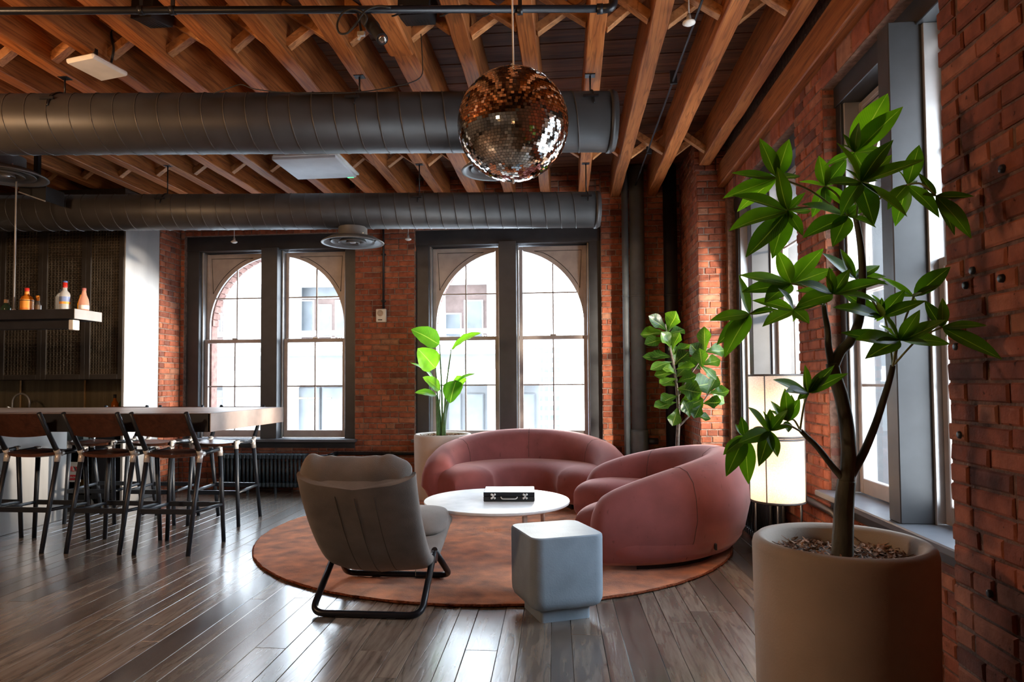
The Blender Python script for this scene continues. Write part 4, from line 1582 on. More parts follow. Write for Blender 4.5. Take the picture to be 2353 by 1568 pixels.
# drinks fridge with a bright interior and a paper sign
root = thing('drinks_fridge', 'bright glass fronted drinks fridge with a red lettered sign, under the back bar', 'fridge', (-5.24, 6.95, 0))
b = MB()
b.box(-5.5, -5.47, YC + 0.0, 7.25, 0.05, 0.9)
b.box(-5.01, -4.98, YC + 0.0, 7.25, 0.05, 0.9)
b.box(-5.47, -5.01, YC + 0.0, 7.25, 0.86, 0.9)
b.box(-5.47, -5.01, YC + 0.0, 7.25, 0.0, 0.09)
b.box(-5.47, -5.01, 7.2, 7.25, 0.05, 0.9)
ob('fridge_body', b, 'black_matte', root)
bx('fridge_liner', -5.468, -5.012, 7.17, 7.198, 0.1, 0.855, 'white_plastic', root)
bx('fridge_light', -5.4, -5.08, 7.1, 7.13, 0.83, 0.85, emit_mat('fridge_light_tube', (0.85, 1.0, 1.0), 9.0), root)
for z in (0.35, 0.62):
    bx('fridge_shelf', -5.465, -5.015, 6.76, 7.16, z, z + 0.008, 'steel', root)
bx('fridge_door', -5.47, -5.01, YC - 0.006, YC - 0.002, 0.1, 0.855, 'glass', root)
sg = thing('paper_sign', 'white sign with red lettering and a red band, stuck inside the fridge door', 'sign', (-5.16, 6.66, 0.6))
p0, p1 = atY(161, 1062, 6.67), atY(185, 1108, 6.67)
sp = bx('sign_sheet', p0.x - 0.13, p1.x, 6.665, 6.672, p1.z, p0.z, 'white_plastic', sg)
bx('sign_band', p0.x - 0.128, p1.x - 0.002, 6.661, 6.666, p1.z + 0.02, p1.z + 0.075, plain('sign_red', (0.75, 0.05, 0.06), 0.5), sg)
M['sign_red'] = bpy.data.materials['sign_red']
text_part('sign_letters', 'ULY', 'sign_red', sg, (p0.x + 0.035, 6.663, p0.z - 0.075), 0.075, (PI / 2, 0, 0))
text_part('sign_small_letters', 'CIOUS CHIPS', 'white_plastic', sg, (p0.x + 0.03, 6.659, p1.z + 0.047), 0.024, (PI / 2, 0, 0))
M['fruit'] = plain('yellow_bag', (0.75, 0.5, 0.08), 0.45)
M['teal'] = plain('pale_green_can', (0.35, 0.65, 0.5), 0.35)
cg = thing('yellow_package', 'round yellow package on the fridge floor', 'package', (-5.14, 6.8, 0.09))
b = MB()
b.lathe([(0, 0), (0.05, 0.003), (0.07, 0.05), (0.068, 0.1), (0.045, 0.15), (0, 0.16)], (-5.16, 6.8, 0.09), 20)
ob('package_body', b, 'fruit', cg)
for i, (x, z, lb) in enumerate(((-5.06, 0.628, 'slim white can on the top shelf of the bright fridge'), (-5.13, 0.628, 'pale green can beside the white can in the bright fridge'))):
    if True:
        cn = thing('drink_can', lb, 'can', (x, 6.85, z), group='cans inside the drinks fridge')
        b = MB()
        b.lathe([(0, 0), (0.026, 0.0), (0.03, 0.008), (0.03, 0.13), (0.024, 0.142), (0, 0.142)], (x, 6.85, z), 14)
        ob('can_body', b, 'teal' if i % 2 else 'white_plastic', cn)

# communal bar table (counter)
ZBAR = 1.0345
XB = -2.66
YB0, YB1 = 4.82, 6.12
root = thing('bar_counter', 'long high bar counter with a warm metal edge band', 'counter', (-5, 5.5, 0))
bx('counter_top', -8.6, XB - 0.004, YB0 + 0.005, YB1 - 0.005, ZBAR - 0.03, ZBAR, 'zinc', root, 0.002)
bx('front_band', -8.6, XB - 0.004, YB0, YB0 + 0.02, ZBAR - 0.14, ZBAR - 0.002, 'bar_dark', root, 0.002, label='dark edge band facing the room')
bx('rear_band', -8.6, XB - 0.004, YB1 - 0.02, YB1, ZBAR - 0.14, ZBAR - 0.002, 'bar_dark', root, 0.002)
bx('end_band', XB - 0.02, XB, YB0, YB1, ZBAR - 0.14, ZBAR, 'zinc', root, 0.002, label='warm metal end band catching window light')
bx('base_panel', -4.74, -4.70, 5.18, 5.95, 0.0, ZBAR - 0.14, 'steel', root, 0.003, label='brushed metal end of the bar base')
bx('bar_base', -8.6, -4.74, 5.2, 5.93, 0.0, ZBAR - 0.14, 'bar_dark', root)
bx('under_frame', -8.6, XB - 0.1, 5.4, 5.6, ZBAR - 0.09, ZBAR - 0.03, 'bar_dark', root)


# ---------------- bar stools
def make_stool():
    r0 = bpy.data.objects.new('bar_stool', None)
    COL.objects.link(r0)
    r0.empty_display_size = 0.1
    for s in (-1, 1):
        jr = Vector((s * 0.212, -0.085, 0.722))      # rear joint
        jf = Vector((s * 0.205, 0.215, 0.735))       # front joint
        fr_ = Vector((s * 0.21, -0.235, 0.0))
        ff = Vector((s * 0.238, 0.225, 0.0))
        bt = Vector((s * 0.212, -0.285, 1.045))
        b = MB()
        b.tube([fr_, fr_ + (jr - fr_) * 0.96], [0.0165, 0.0185], 8)
        ob('leg', b, 'stool_frame', r0, local=True)
        b = MB()
        b.tube([ff, ff + (jf - ff) * 0.97], [0.0165, 0.0185], 8)
        ob('leg', b, 'stool_frame', r0, local=True)
        b = MB()
        d = (bt - jr).normalized()
        b.tube([jr + d * 0.02, bt], [0.0185, 0.0165], 8)
        ob('back_post', b, 'stool_frame', r0, local=True)
        b = MB()
        dd = (jf - jr).normalized()
        b.tube([jr + dd * 0.03, jf - dd * 0.025], 0.0165, 8)
        ob('seat_rail', b, 'stool_frame', r0, local=True)
        for jj, dirs in ((jr, ((bt - jr).normalized() * 0.042, (fr_ - jr).normalized() * 0.062, dd * 0.045)), (jf, ((ff - jf).normalized() * 0.055, -dd * 0.035, Vector((0, 0, 0.014))))):
            b = MB()
            for q in dirs:
                b.tube([jj - q * 0.1, jj + q], 0.0212, 8)
            ob('cast_joint', b, 'alu', r0, local=True, label='pale cast aluminium joint')
        b = MB()
        p0, p1 = fr_ + (jr - fr_) * 0.425, ff + (jf - ff) * 0.40
        b.tube([p0, p1], 0.013, 8)
        ob('stretcher', b, 'stool_frame', r0, local=True)
    for ya, za, w_ in ((-0.171, 0.307, 0.21), (0.221, 0.294, 0.225)):
        b = MB()
        b.box(-w_, w_, ya - 0.011, ya + 0.011, za - 0.019, za + 0.019, 0.004)
        ob('stretcher', b, 'stool_frame', r0, local=True)
    # seat: dished slab with bowed front and rear edges
    rows = []
    n1, n2 = 14, 12
    for i in range(n1 + 1):
        f = i / n1
        row = []
        for k_ in range(n2 + 1):
            g = k_ / n2 * 2 - 1
            x = 0.195 * g
            ya = -0.085 - 0.075 * math.sqrt(max(0, 1 - (g * 0.98) ** 2))
            yb = 0.215 + 0.045 * math.sqrt(max(0, 1 - (g * 0.98) ** 2))
            y = ya + (yb - ya) * f
            z = 0.725 - 0.016 * (1 - g * g) * math.sin(PI * min(1, f * 1.15)) + 0.012 * g * g
            row.append(Vector((x, y, z)))
        rows.append(row)
    b = MB()
    b.grid(rows, flip=True)
    low = [[p - Vector((0, 0, 0.022)) for p in r_] for r_ in rows]
    b.grid(low)
    per = lambda R_: R_[0] + [r_[-1] for r_ in R_[1:]] + R_[-1][::-1][1:] + [r_[0] for r_ in R_[::-1][1:-1]]
    b.grid([per(rows), per(low)], close_v=True, smooth=False, flip=True)
    ob('seat', b, 'stool_wood', r0, local=True)
    # back panel bowed to the rear between the posts
    rows, rows2 = [], []
    for i in range(7):
        f = i / 6
        r1, r2 = [], []
        for k_ in range(13):
            g = k_ / 12 * 2 - 1
            z = 0.872 + 0.165 * f - (0.014 * (1 - g * g) if i == 0 else 0)
            t_ = (z - 0.722) / 0.323
            y = -0.085 - 0.2 * t_ - 0.03 * (1 - g * g)
            r1.append(Vector((0.2 * g, y - 0.007, z)))
            r2.append(Vector((0.2 * g, y + 0.007, z)))
        rows.append(r1)
        rows2.append(r2)
    b = MB()
    b.grid(rows)
    b.grid(rows2, flip=True)
    b.grid([per(rows), per(rows2)], close_v=True, smooth=False, flip=True)
    ob('backrest', b, 'stool_wood', r0, local=True)
    return r0


stool = make_stool()
sp = [(-2.978, 4.955, 0.0, 'bar stool on the near side of the counter, nearest the rug'),
      (-3.512, 4.955, 0.0, 'middle bar stool of the near row along the counter'),
      (-4.13, 4.955, 0.0, 'near row bar stool cut by the left edge, third from the rug'),
      (-4.72, 4.955, 0.0, 'near row bar stool almost outside the left edge'),
      (-3.125, 5.95, PI, 'bar stool on the far side of the counter, nearest the window end'),
      (-3.735, 5.95, PI, 'middle bar stool of the far row, facing the room'),
      (-4.3, 5.95, PI, 'far row bar stool in front of the fridge gap')]
for i, (x, y, rz, lab) in enumerate(sp):
    o = stool if i == 0 else copy_tree(stool)
    o.location = (x, y, 0)
    o.rotation_euler = (0, 0, rz + random.uniform(-0.02, 0.02) * (i > 3))
    tag(o, lab, 'stool', 'bar stools around the high counter')

# ---------------- bottle shelf hung over the bar
root = thing('hanging_shelf', 'dark bottle shelf hung on thin rods above the bar', 'shelf', (-5, 5.36, 1.85))
XS = -4.06
zs_ = 1.884
bx('shelf_board', -8.4, XS - 0.003, 5.2, 5.52, zs_ - 0.08, zs_, 'bar_dark', root, 0.003)
bx('end_plate', XS - 0.003, XS + 0.004, 5.195, 5.525, zs_ - 0.082, zs_ + 0.001, 'steel', root, 0.002, label='pale metal end plate catching light')
bx('lower_rail', -8.4, -4.115, 5.235, 5.33, zs_ - 0.16, zs_ - 0.093, 'bar_dark', root, 0.003)
b = MB()
bx('rail_end_block', -4.135, -4.09, 5.225, 5.30, zs_ - 0.172, zs_ - 0.088, 'white_plastic', root, 0.005, label='white socket block under the shelf end')
p = atY(32, 700, 5.3)
tb('hanger_rod', [(p.x, 5.3, zs_), (p.x, 5.3, 3.4)], 0.007, 'steel', root, 8)
tb('hanger_rod', [(-6.8, 5.3, zs_), (-6.8, 5.3, 3.4)], 0.007, 'steel', root, 8)
b = MB()
b.lathe([(0.02, 0), (0.02, 0.006), (0.012, 0.02), (0.008, 0.022)], (p.x, 5.3, zs_), 14)
ob('rod_nut', b, 'steel', root)


def bottle(label, px, Y, prof, mat, cap=None, lab=None, extra=None):
    """prof: list (r, z) of the glass; cap (z0, z1, r, mat); lab (z0, z1, r, mat)"""
    x = atY(px, 690, Y).x
    c = (x, Y, zs_ + 0.0005)
    root = thing('bottle', label, 'bottle', c, group='bottles on the hanging shelf')
    b = MB()
    b.lathe([(0, 0)] + prof + [(0, prof[-1][1])], c, 24)
    ob('glass_body', b, mat, root)
    if cap:
        b = MB()
        b.lathe([(cap[2], cap[0]), (cap[2], cap[1]), (0, cap[1])], c, 16)
        ob('cap', b, cap[3], root)
    if lab:
        b = MB()
        b.lathe([(lab[2], lab[0]), (lab[2], lab[1])], c, 24)
        ob('bottle_label', b, lab[3], root)
    for (z0, z1, r, m_) in (extra or []):
        b = MB()
        b.lathe([(r, z0), (r, z1)], c, 24)
        ob('label_band', b, m_, root)
    return root


def bottle_glass(name, col, rough=0.12, tr=0.5):
    m, t, out = new_mat(name)
    bs = N(t, 'ShaderNodeBsdfPrincipled')
    bs.inputs['Roughness'].default_value = rough
    ns = N(t, 'ShaderNodeTexNoise', i_Scale=12.0)
    t.links.new(coords(t, (1, 1, 1), rand=False), ns.inputs['Vector'])
    t.links.new(ramp(t, ns.outputs[0], ((0.3, tuple(c * 0.85 for c in col)), (0.7, col))), bs.inputs['Base Color'])
    tl = N(t, 'ShaderNodeBsdfTranslucent')
    tl.inputs[0].default_value = (*col, 1)
    mx = N(t, 'ShaderNodeMixShader', i_0=tr)
    t.links.new(bs.outputs[0], mx.inputs[1])
    t.links.new(tl.outputs[0], mx.inputs[2])
    t.links.new(mx.outputs[0], out.inputs[0])
    M[name] = m


bottle_glass('amber_liquor', (0.75, 0.22, 0.02))
bottle_glass('frosted_glass', (0.75, 0.75, 0.73), 0.4)
bottle_glass('rose_wine', (0.9, 0.56, 0.42), 0.2, 0.6)
bottle_glass('dark_green_glass', (0.05, 0.1, 0.06), 0.1, 0.3)
bottle_glass('clear_spirit', (0.6, 0.62, 0.6), 0.08, 0.5)
bottle_glass('gold_liquor', (0.8, 0.45, 0.03), 0.1, 0.6)
M['red_cap'] = plain('red_cap', (0.6, 0.03, 0.02), 0.4)
M['blue_cap'] = plain('blue_cap', (0.03, 0.1, 0.35), 0.4)
M['orange_label'] = plain('orange_label', (0.8, 0.3, 0.04), 0.5)
M['sky_label'] = plain('blue_orange_label', (0.18, 0.25, 0.45), 0.5)
M['cork'] = plain('cork_stopper', (0.4, 0.25, 0.14), 0.8)
M['pink_foil'] = plain('dusty_pink_foil', (0.45, 0.16, 0.14), 0.4)
k = 5.33 / 1551.7      # metres per pixel at the shelf
bottle('amber liquor bottle with a red cap and orange label', 62, 5.33, [(0.049, 0), (0.05, 0.01), (0.05, 0.095), (0.042, 0.122), (0.02, 0.14), (0.0175, 0.15), (0.0175, 0.172)], 'amber_liquor', (0.172, 0.2, 0.0185, 'red_cap'), (0.012, 0.1, 0.0508, 'orange_label'), [(0.14, 0.168, 0.0185, 'orange_label'), (0.02, 0.024, 0.0512, 'red_cap'), (0.088, 0.094, 0.0512, 'black_matte')])
bottle('tall white frosted bottle with a red neck and blue landscape label', 149, 5.33, [(0.04, 0), (0.041, 0.01), (0.041, 0.128), (0.036, 0.15), (0.019, 0.17), (0.0165, 0.185), (0.0165, 0.2)], 'frosted_glass', (0.195, 0.24, 0.0178, 'red_cap'), (0.06, 0.118, 0.0416, 'sky_label'), [(0.24, 0.252, 0.0182, 'blue_cap'), (0.055, 0.075, 0.0419, 'orange_label')])
bottle('pale rose wine bottle at the shelf end', 193, 5.36, [(0.038, 0), (0.04, 0.008), (0.04, 0.06), (0.034, 0.1), (0.02, 0.135), (0.0155, 0.16), (0.015, 0.18)], 'rose_wine', (0.172, 0.194, 0.0165, 'pink_foil'), (0.012, 0.045, 0.0406, 'white_plastic'))
bottle('squat dark green bottle with a cork at the left edge', 14, 5.33, [(0.036, 0), (0.038, 0.01), (0.038, 0.035), (0.028, 0.055), (0.014, 0.064), (0.014, 0.075)], 'dark_green_glass', (0.075, 0.105, 0.016, 'cork'))
bottle('short clear bottle with a white label behind the amber bottle', 87, 5.42, [(0.026, 0), (0.027, 0.006), (0.027, 0.055), (0.02, 0.07), (0.013, 0.1), (0.013, 0.12)], 'clear_spirit', (0.1, 0.145, 0.015, 'orange_label'), (0.005, 0.062, 0.0276, 'white_plastic'))
bottle('clear bottle half hidden behind the frosted bottle', 139, 5.43, [(0.036, 0), (0.038, 0.01), (0.038, 0.13), (0.024, 0.155), (0.016, 0.165), (0.016, 0.2)], 'clear_spirit', (0.165, 0.2, 0.0172, 'black_matte'))
bottle('golden liquor bottle half hidden behind the rose bottle', 189, 5.45, [(0.034, 0), (0.036, 0.01), (0.036, 0.07), (0.022, 0.12), (0.016, 0.15)], 'gold_liquor', (0.15, 0.165, 0.017, 'black_matte'))


def small_bottle(px, label, h, mat):
    x = atY(px, 920, 7.1).x
    c = (x, 7.1, 0.9455)
    root = thing('bottle', label, 'bottle', c, group='bottles on the back counter')
    b = MB()
    b.lathe([(0, 0), (0.035, 0), (0.037, 0.01), (0.036, h * 0.5), (0.016, h * 0.68), (0.014, h * 0.85)], c, 18)
    ob('glass_body', b, mat, root)
    b = MB()
    b.lathe([(0.016, h * 0.8), (0.016, h), (0, h)], c, 14)
    ob('cap', b, 'black_matte', root)


small_bottle(264, 'dark whisky bottle on the back counter, further left', 0.2, 'amber_liquor')
small_bottle(281, 'dark bottle at the right end of the back counter', 0.19, 'dark_green_glass')
root = thing('bar_faucet', 'chrome gooseneck faucet at the back counter', 'faucet', (-6.2, 6.9, 0.945))
xa, xb_ = atY(29, 920, 6.9).x, atY(68, 920, 6.9).x
cx_ = (xa + xb_) / 2
rr = (xb_ - xa) / 2
b = MB()
b.tube([(xa, 6.9, 0.945), (xa, 6.9, 1.06)] + [Vector((cx_ - rr * math.cos(PI * q / 14), 6.9, 1.06 + rr * math.sin(PI * q / 14))) for q in range(1, 15)] + [(xb_, 6.9, 1.0)], 0.011, 12)
ob('spout', b, 'steel', root)
b = MB()
b.lathe([(0.028, 0), (0.028, 0.01), (0.018, 0.03), (0.014, 0.05)], (xa, 6.9, 0.945), 16)
ob('faucet_base', b, 'steel', root)
tb('lever', [(xa, 6.89, 1.0), (xa, 6.83, 1.02)], 0.006, 'steel', root, 8)

# ================================================================== LOUNGE FURNITURE
RC = Vector((-0.63, 5.65, 0))
RR = 1.885
root = thing('round_rug', 'big round rust orange wool rug under the sofas', 'rug', tuple(RC))
b = MB()
rs = random.Random(5)
rows = [[RC + Vector((0, 0, 0.022))] * 160]
for i in range(1, 46):
    r = RR * i / 45
    row = []
    for k_ in range(160):
        a = 2 * PI * k_ / 160
        z = 0.02 + rs.uniform(-0.0025, 0.0025)
        rr = r + rs.uniform(-0.006, 0.006) * (i > 5)
        row.append(RC + Vector((rr * math.cos(a), rr * math.sin(a), z)))
    rows.append(row)
b.grid(rows, close_v=True)
ob('pile', b, 'rug', root)
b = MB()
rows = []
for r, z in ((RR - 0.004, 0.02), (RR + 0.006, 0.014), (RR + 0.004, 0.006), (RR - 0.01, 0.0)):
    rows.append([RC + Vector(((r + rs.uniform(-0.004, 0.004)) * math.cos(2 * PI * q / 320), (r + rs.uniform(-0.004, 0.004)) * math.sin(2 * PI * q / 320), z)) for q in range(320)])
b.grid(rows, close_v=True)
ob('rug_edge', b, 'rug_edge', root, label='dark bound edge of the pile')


def make_sofa(name, label, cx_, cy_, face, a=1.0, b_=1.0, hb=0.78):
    """kidney-shaped sofa; local +Y is the back. face = rotation about z"""
    root = thing(name, label, 'sofa', (cx_, cy_, 0.02), group='rose velvet curved sofas')
    cf, sf = math.cos(face), math.sin(face)

    def W(x, y, z):
        return Vector((cx_ + x * cf - y * sf, cy_ + x * sf + y * cf, z + 0.02))

    def plan(r, th):
        if th < 0:                     # arms run straight forward past the half circle
            return (a * r, b_ * 0.7 * th)
        if th > PI:
            return (-a * r, -b_ * 0.7 * (th - PI))
        return (a * r * math.cos(th), b_ * r * math.sin(th))
    # seat: swollen band with round ends
    n = 64
    m = 20
    rows = []
    t0, t1 = -0.115 * PI, 1.115 * PI
    rc, rh = 0.64, 0.335
    z0, z1 = 0.04, 0.43
    zc, zh_ = (z0 + z1) / 2, (z1 - z0) / 2
    for i in range(n + 1):
        f = 0.5 - 0.5 * math.cos(PI * i / n)
        g = 2 * f - 1
        # end caps: shrink the section along an elliptic profile
        e = 0.26
        d = max(0.0, (abs(g) - (1 - e)) / e)
        k_ = max(0.02, math.sqrt(max(0.0, 1 - d * d)))
        th = t0 + (t1 - t0) * f
        row = []
        for q in range(m):
            al = 2 * PI * q / m
            ce, se = math.cos(al), math.sin(al)
            p_ = 0.68
            rr = rc + rh * (0.25 + 0.75 * k_) * (abs(ce) ** p_) * (1 if ce > 0 else -1) * (k_ if d > 0 else 1)
            zz = zc + zh_ * (abs(se) ** p_) * (1 if se > 0 else -1) * (0.12 + 0.88 * k_ ** 0.7)
            x, y = plan(rr, th)
            row.append(W(x, y, zz))
        rows.append(row)
    mb = MB()
    mb.grid(rows, close_v=True)
    mb.add(rows[0], [tuple(range(m))])
    mb.add(rows[-1], [tuple(range(m))[::-1]])
    ob('seat', mb, 'velvet', root)
    # backrest: swollen shell, highest at the middle, running down into the arms
    rows = []
    t0, t1 = -0.07 * PI, 1.07 * PI
    prof = [(0.80, 0.03), (0.9, 0.07), (0.985, 0.2), (1.025, 0.40), (1.015, 0.56), (0.985, 0.68), (0.925, 0.755), (0.845, 0.78), (0.765, 0.768), (0.71, 0.72), (0.675, 0.62), (0.66, 0.47), (0.665, 0.3), (0.76, 0.1)]
    n = 72
    for i in range(n + 1):
        f = 0.5 - 0.5 * math.cos(PI * i / n)
        g = 2 * f - 1
        hh = max(0.0, 1 - abs(g) ** 2.0) ** 0.68
        th = t0 + (t1 - t0) * f
        top = 0.40 + (hb - 0.40) * hh
        d = max(0.0, (abs(g) - 0.93) / 0.07)
        k_ = max(0.03, math.sqrt(max(0.0, 1 - d * d)))
        row = []
        for r, z in prof:
            zz = z * (top / 0.78)
            if z < 0.3:
                zz = z
            rm = 0.86
            x, y = plan(rm + (r - rm) * k_ * (0.8 + 0.2 * hh), th)
            row.append(W(x, y, (0.2 + (zz - 0.2) * (0.5 + 0.5 * k_))))
        rows.append(row)
    mb = MB()
    mb.grid(rows, close_v=True, flip=True)
    mb.add(rows[0], [tuple(range(len(prof)))[::-1]])
    mb.add(rows[-1], [tuple(range(len(prof)))])
    bk = ob('backrest', mb, 'velvet', root)
    # sewn seams over the back
    for f in (0.22, 0.5, 0.78):
        i = int(round(math.acos(1 - 2 * f) / PI * n))
        pts = [p for p in rows[i][1:12]]
        mb = MB()
        mb.tube(pts, 0.0018, 5)
        ob('seam', mb, 'sofa_base', bk)
    mb = MB()
    ring = []
    for rr in (0.45, 0.78):
        ring.append([W(*plan(rr, PI * (0.06 + 0.88 * q / 40)), 0.0) for q in range(41)])
    up = [[p + Vector((0, 0, 0.06)) for p in r_] for r_ in ring]
    mb.grid([ring[0], up[0], up[1], ring[1]], smooth=False)
    ob('plinth', mb, 'sofa_base', root)
    return root


make_sofa('curved_sofa', 'curved rose velvet sofa under the right arched window', -0.42, 6.52, 0.0, 1.0, 0.96, 0.735)
s2 = make_sofa('curved_sofa', 'curved rose velvet sofa at the right, seen from its rounded end', 0.29, 5.2, -PI / 2, 0.86, 1.0, 0.745)
tg = atY(1642, 1254, 4.62)
bx('cloth_tag', tg.x - 0.006, tg.x + 0.006, 4.57, 4.6, tg.z - 0.02, tg.z + 0.02, 'black_matte', s2, label='tiny black cloth tag')

# coffee table
root = thing('coffee_table', 'round white topped coffee table on the rug', 'table', (-0.53, 4.98, 0.022))
b = MB()
tz, tr = 0.39, 0.535
b.lathe([(0, tz - 0.028), (tr - 0.02, tz - 0.028), (tr - 0.003, tz - 0.018), (tr, tz - 0.006), (tr - 0.003, tz), (0, tz)], (-0.53, 4.98, 0), 72, smooth=False)
ob('tabletop', b, 'tabletop', root)
for a in (-1.03, 0.77, 3.4):
    c = Vector((-0.53 + 0.445 * math.cos(a), 4.98 + 0.445 * math.sin(a), 0))
    f_ = Vector((-0.53 + 0.46 * math.cos(a), 4.98 + 0.46 * math.sin(a), 0))
    b = MB()
    b.beam(f_ + Vector((0, 0, 0.022)), c + Vector((0, 0, tz - 0.028)), 0.035, 0.022, (math.cos(a), math.sin(a), 0), 0.006)
    ob('leg', b, 'table_leg', root)

# black case on the table
p0, p1 = atZ(1111, 1153, 0.392), atZ(1229, 1153, 0.392)
cxm = (p0 + p1) / 2
root = thing('black_case', 'slim black briefcase with silver clasps lying on the coffee table', 'case', tuple(cxm))
ux = (p1 - p0).normalized()
uy = Vector((-ux.y, ux.x, 0))
W_ = (p1 - p0).length / 2
b = MB()
b.obox(cxm + uy * 0.14 + Vector((0, 0, 0.018)), ux, uy, (0, 0, 1), (W_, 0.14, 0.017), 0.003)
ob('case_base', b, 'black_matte', root)
b = MB()
b.obox(cxm + uy * 0.14 + Vector((0, 0, 0.051)), ux, uy, (0, 0, 1), (W_, 0.14, 0.015), 0.003)
ob('case_lid', b, 'black_metal', root)
for s in (-0.62, 0.62):
    b = MB()
    c = cxm + ux * (W_ * s) - uy * 0.003
    for dx, dz in ((-.011, .05), (.011, .05), (-.011, .024), (.011, .024)):
        b.lathe([(0, -0.006), (0.008, -0.005), (0.0085, 0.0)], c + ux * dx + Vector((0, 0, dz)), 10, 'y')
    b.obox(c + Vector((0, 0, 0.038)), ux, uy, (0, 0, 1), (0.007, 0.003, 0.014), 0.002)
    ob('clasp', b, 'alu', root)
b = MB()
c = cxm - uy * 0.008 + Vector((0, 0, 0.02))
b.tube(round_poly([c - ux * 0.06 + Vector((0, 0, 0.012)) + uy * 0.008, c - ux * 0.05 - uy * 0.006, c + ux * 0.05 - uy * 0.006, c + ux * 0.06 + Vector((0, 0, 0.012)) + uy * 0.008], 0.02), 0.0045, 8)
ob('case_handle', b, 'alu', root)

# cube side table
cc = Vector((-0.075, 3.735, 0))
ang = math.radians(23)
root = thing('cube_side_table', 'blue grey concrete cube side table with rounded edges', 'side table', tuple(cc))


def rsq(hw, r, z, n=8):
    out = []
    for cx2, cy2, a0 in ((hw - r, hw - r, 0), (-hw + r, hw - r, PI / 2), (-hw + r, -hw + r, PI), (hw - r, -hw + r, 1.5 * PI)):
        for q in range(n + 1):
            t_ = a0 + PI / 2 * q / n
            x, y = cx2 + r * math.cos(t_), cy2 + r * math.sin(t_)
            out.append(cc + Vector((x * math.cos(ang) - y * math.sin(ang), x * math.sin(ang) + y * math.cos(ang), z)))
    return out


b = MB()
H = 0.205
sec = [(0.14, 0.02, 0.0), (0.14, 0.02, 0.062), (0.148, 0.03, 0.067), (H - 0.03, 0.05, 0.072), (H - 0.012, 0.06, 0.085), (H - 0.002, 0.065, 0.11), (H, 0.065, 0.14), (H, 0.062, 0.43), (H - 0.002, 0.06, 0.444), (H - 0.008, 0.056, 0.45)]
rows = [rsq(*s_) for s_ in sec]
b.grid(rows[3:9], close_v=True)
b.grid(rows[8:], close_v=True)
b.grid(rows[:2], close_v=True)
b.grid(rows[1:4], close_v=True, smooth=False)
b.add(rows[-1], [tuple(range(len(rows[-1])))])
ob('table_body', b, 'cube', root)

# lounge chair
root = thing('lounge_chair', 'taupe canvas sling lounge chair seen from behind, on black tubes', 'chair', (-1.1, 3.9, 0))
LX = -1.085
tr_ = 0.0185


def loop(y0, hw, ya, za, hwa):
    return round_poly([(LX - hwa, ya, za), (LX - hw, y0, 0.0185), (LX + hw, y0, 0.0185), (LX + hwa, ya, za)], 0.075, 8)


for (y0, hw, nm) in ((3.56, 0.30, 'rear'), (4.25, 0.335, 'front')):
    zf = 0.0 if y0 < 3.7 else 0.021
    pts = [p + Vector((0, 0, zf)) for p in loop(y0, hw, 3.93 + (0.012 if y0 > 4 else -0.012), 0.25, 0.295)]
    b = MB()
    b.tube(pts, tr_, 14)
    fr = ob('leg_loop', b, 'black_metal', root)
    for s in (-1, 1):
        bx('rubber_foot', LX + s * 0.14 - 0.025, LX + s * 0.14 + 0.025, y0 - 0.014, y0 + 0.014, zf - 0.001, zf + 0.008, 'black_matte', fr)
for s in (-1, 1):
    b = MB()
    b.tube([(LX + s * 0.285, 3.93, 0.235), (LX + s * 0.312, 3.93, 0.235)], 0.035, 14)
    ob('hinge_plate', b, 'black_metal', root)
# body tube frame inside the cover, running up the back and along the seat
prof = [(3.385, 0.79), (3.45, 0.66), (3.56, 0.5), (3.70, 0.35), (3.83, 0.255), (3.95, 0.225), (4.10, 0.235), (4.28, 0.275), (4.44, 0.32), (4.53, 0.335)]


def smooth_curve(ps_, n=40):
    out = []
    m = len(ps_)
    for i in range(n + 1):
        t_ = i / n * (m - 1)
        k_ = min(int(t_), m - 2)
        f = t_ - k_
        p = [ps_[max(0, min(m - 1, k_ + d))] for d in (-1, 0, 1, 2)]
        q = []
        for c in range(len(ps_[0])):
            a0, a1, a2, a3 = (p[d][c] for d in range(4))
            q.append(0.5 * ((2 * a1) + (-a0 + a2) * f + (2 * a0 - 5 * a1 + 4 * a2 - a3) * f * f + (-a0 + 3 * a1 - 3 * a2 + a3) * f ** 3))
        out.append(tuple(q))
    return out


pc = smooth_curve(prof, 48)
rows = []
rs = random.Random(11)
for i, (y, z) in enumerate(pc):
    f = i / 48
    j = min(max(i, 1), 47)
    ty, tz_ = pc[j + 1][0] - pc[j - 1][0], pc[j + 1][1] - pc[j - 1][1]
    L = math.hypot(ty, tz_)
    ny, nz = -tz_ / L, ty / L            # normal pointing up / towards the sitter
    if nz < 0 and ny < 0:
        ny, nz = -ny, -nz
    hw = 0.312 - 0.012 * f
    th = 0.045
    row = []
    m = 40
    for q in range(m):
        al = 2 * PI * q / m
        ce, se = math.cos(al), math.sin(al)
        g = (abs(ce) ** 0.26) * (1 if ce > 0 else -1)
        e = (abs(se) ** 0.75) * (1 if se > 0 else -1)
        sag = 0.035 * (1 - g * g) * (1 - 0.5 * abs(2 * f - 1))
        crease = 0.004 * math.sin(9 * g + 5 * f) * math.sin(PI * f)
        off = e * th + (-sag if True else 0) + crease
        row.append(Vector((LX + hw * g, y + ny * off, z + nz * off + (0.05 * (g * g - 1) * max(0, 1 - i / 8)))))
    rows.append(row)
b = MB()
b.grid(rows, close_v=True, flip=True)
b.add(rows[0], [tuple(range(40))])
b.add(rows[-1], [tuple(range(40))[::-1]])
cov = ob('canvas_cover', b, 'canvas', root)
